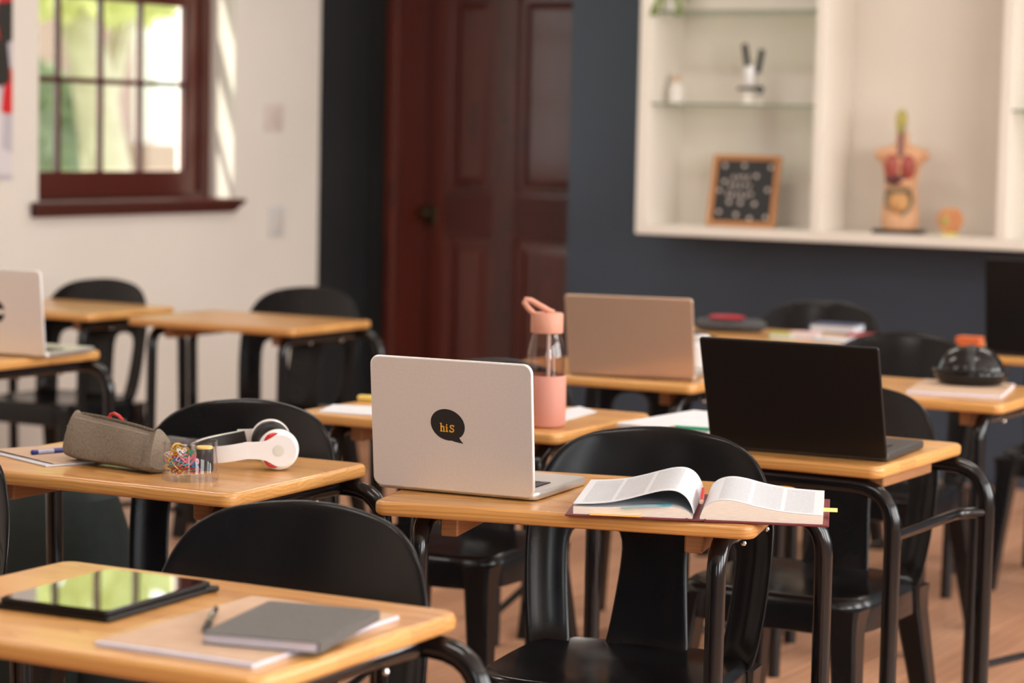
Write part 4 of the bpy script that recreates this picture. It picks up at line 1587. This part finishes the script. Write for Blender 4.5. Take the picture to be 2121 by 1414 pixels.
# white flask behind the tan looking laptop
q = at(1447, 772, DT)
ws = thing('flask', 'shiny white flask between the tan looking and black laptops', 'flask', (-2.735, 5.790, DT + .0006))
MB().lathe([(.026, 0), (.030, .003), (.030, .060), (.028, .066), (.020, .071)], 28).build('flask_body', 'flask_white', ws)
MB().lathe([(.021, .069), (.022, .071), (.022, .086), (.018, .089)], 24).build('flask_lid', 'flask_white', ws)

# ------------------------------------------------------------------ objects on the case desk
ps = [at(1870, 818, DT), at(2056, 830, DT), at(2078, 800, DT)]
nS = thing('notebook', 'kraft notebook under the black glossy case', 'notebook', (-1.985, 5.735, DT + .0006), R(12))
MB().box(-.115, .115, -.155, .150, 0, .007).build('page_stack', 'paper_lilac', nS, 0)
MB().box(-.115, .115, -.150, .150, .0072, .0080).build('cover', 'kraft', nS, 0)
hc = thing('hard_case', 'black glossy domed case on the kraft notebook', 'case', (-1.985, 5.800, DT + .0090), R(18))


def dome(prof, sx, sy):
    n = 36
    return [[(r_ * sx * math.cos(2 * PI * i / n), r_ * sy * math.sin(2 * PI * i / n), z) for i in range(n)] for r_, z in prof]


MB().loft(dome([(.70, 0), (.88, .006), (1.0, .022), (1.02, .030), (.99, .036), (.93, .038)], .092, .068)).build('lower_shell', 'black_steel', hc)
MB().loft(dome([(.92, .038), (.90, .044), (.82, .062), (.62, .084), (.36, .096), (.05, .099)], .092, .068)).build('upper_shell', 'black_steel', hc)
MB().loft(dome([(.93, .0385), (.91, .046), (.83, .0645), (.63, .0868), (.38, .0985), (.05, .1015)], .034, .0695)).build('centre_band', 'key_black', hc)
MB().tube([(-.094, 0, .036)] + [(-.094 * math.cos(R(t)), -.070 * math.sin(R(t)), .037) for t in range(10, 180, 10)] + [(.094, 0, .036)], .004, 8).build('zip', 'black_plastic', hc)
q = at(1845, 792, DT)
cd = thing('earphone_case', 'small dark earphone case right of the black laptop top', 'case', (-2.330, 5.800, DT + .0006), R(10))
MB().rplate(.045, .03, .012, .01, .004).build('case_body', 'dark_cover', cd)

# ------------------------------------------------------------------ clutter on the far desks
dc, dr_ = DESKS['U']
q = at(1505, 688, DT)
bp = thing('pencil_pouch', 'black and pink stuffed pouch on the far book desk', 'pouch', (q.x, q.y + .03, DT + .0006), R(20))
MB().loft([[(x, k * .040 * math.cos(2 * PI * i / 16), .022 + k * .022 * math.sin(2 * PI * i / 16)) for i in range(16)] for x, k in ((-.115, .5), (-.10, .9), (-.04, 1.02), (.03, .96), (.09, .9), (.112, .5))]).build('pouch_body', 'dark_cover', bp)
MB().loft([[(x, -.004 + k * .034 * math.cos(2 * PI * i / 12), .046 + k * .008 * math.sin(2 * PI * i / 12)) for i in range(12)] for x, k in ((-.07, .5), (-.05, 1), (.02, 1), (.045, .5))]).build('pink_flap', 'crimson_card', bp)


def slab_book(name, label, px, py, w_, d_, h_, rot, cover, z=DT + .0006, cat='book', dy=0.):
    q = at(px, py, z)
    o = thing(name, label, cat, (q.x, q.y + dy, z), R(rot))
    MB().box(-w_ / 2 + .003, w_ / 2 - .003, -d_ / 2 + .003, d_ / 2 - .003, .002, h_ - .002).build('page_block', 'paper', o, 0)
    MB().box(-w_ / 2, w_ / 2, -d_ / 2, d_ / 2, 0, .002).build('back_cover', cover, o, 0)
    MB().box(-w_ / 2, w_ / 2, -d_ / 2, d_ / 2, h_ - .002, h_).build('front_cover', cover, o, 0)
    MB().box(-w_ / 2 - .0015, -w_ / 2, -d_ / 2, d_ / 2, 0, h_).build('spine', cover, o, 0)
    return o


slab_book('sticky_note_pad', 'lime green sticky note pad on the far book desk', 1622, 700, .075, .075, .016, 8, 'lime_card', cat='notepad')
slab_book('book', 'pink and white book on the far book desk', 1668, 700, .090, .10, .018, 12, 'pink_card')
slab_book('book', 'navy blue book behind the pink one on the far desk', 1722, 688, .15, .12, .024, 5, 'navy_card', dy=.05)
slab_book('book', 'white paged slim book on the far book desk', 1735, 708, .11, .10, .010, -8, 'paper')
slab_book('book', 'crimson book at the right end of the far book desk', 1790, 706, .10, .13, .020, 18, 'crimson_card')
q = at(2001, 722, DT)
ob = thing('box', 'bright orange box beside the big black laptop', 'box', (q.x, q.y + .03, DT + .0006), R(4))
MB().bbox(-.036, .036, -.030, .030, 0, .024, .003, 2).build('tray', 'orange_card', ob)
MB().bbox(-.037, .037, -.031, .031, .024, .034, .003, 2).build('lid', 'orange_card', ob)

# ------------------------------------------------------------------ backpack on the floor at the left
bpk = thing('backpack', 'dark green backpack on the floor under the pencil case desk', 'backpack', (-3.50, 4.10, 0), R(8))
rings = []
for z, wx, wy in ((.0, .15, .09), (.02, .175, .11), (.12, .185, .12), (.25, .175, .115), (.42, .155, .10), (.53, .12, .075), (.56, .07, .04)):
    rings.append([(math.copysign(abs(math.cos(2 * PI * i / 24)) ** .6, math.cos(2 * PI * i / 24)) * wx, math.copysign(abs(math.sin(2 * PI * i / 24)) ** .6, math.sin(2 * PI * i / 24)) * wy, z) for i in range(24)])
MB().loft(rings).build('main_bag', 'backpack_green', bpk)
MB().bbox(-.11, .11, -.155, -.10, .05, .22, .02, 3).build('front_pocket', 'backpack_green', bpk)
MB().tube([(-.03, 0, .55), (-.03, 0, .59), (.03, 0, .59), (.03, 0, .55)], .008, 8).build('grab_handle', 'dark_cover', bpk)
for s in (-1, 1):
    MB().tube([(s * .07, .09, .42), (s * .09, .17, .34), (s * .10, .17, .20), (s * .09, .10, .06)], .012, 8).build('strap', 'dark_cover', bpk)
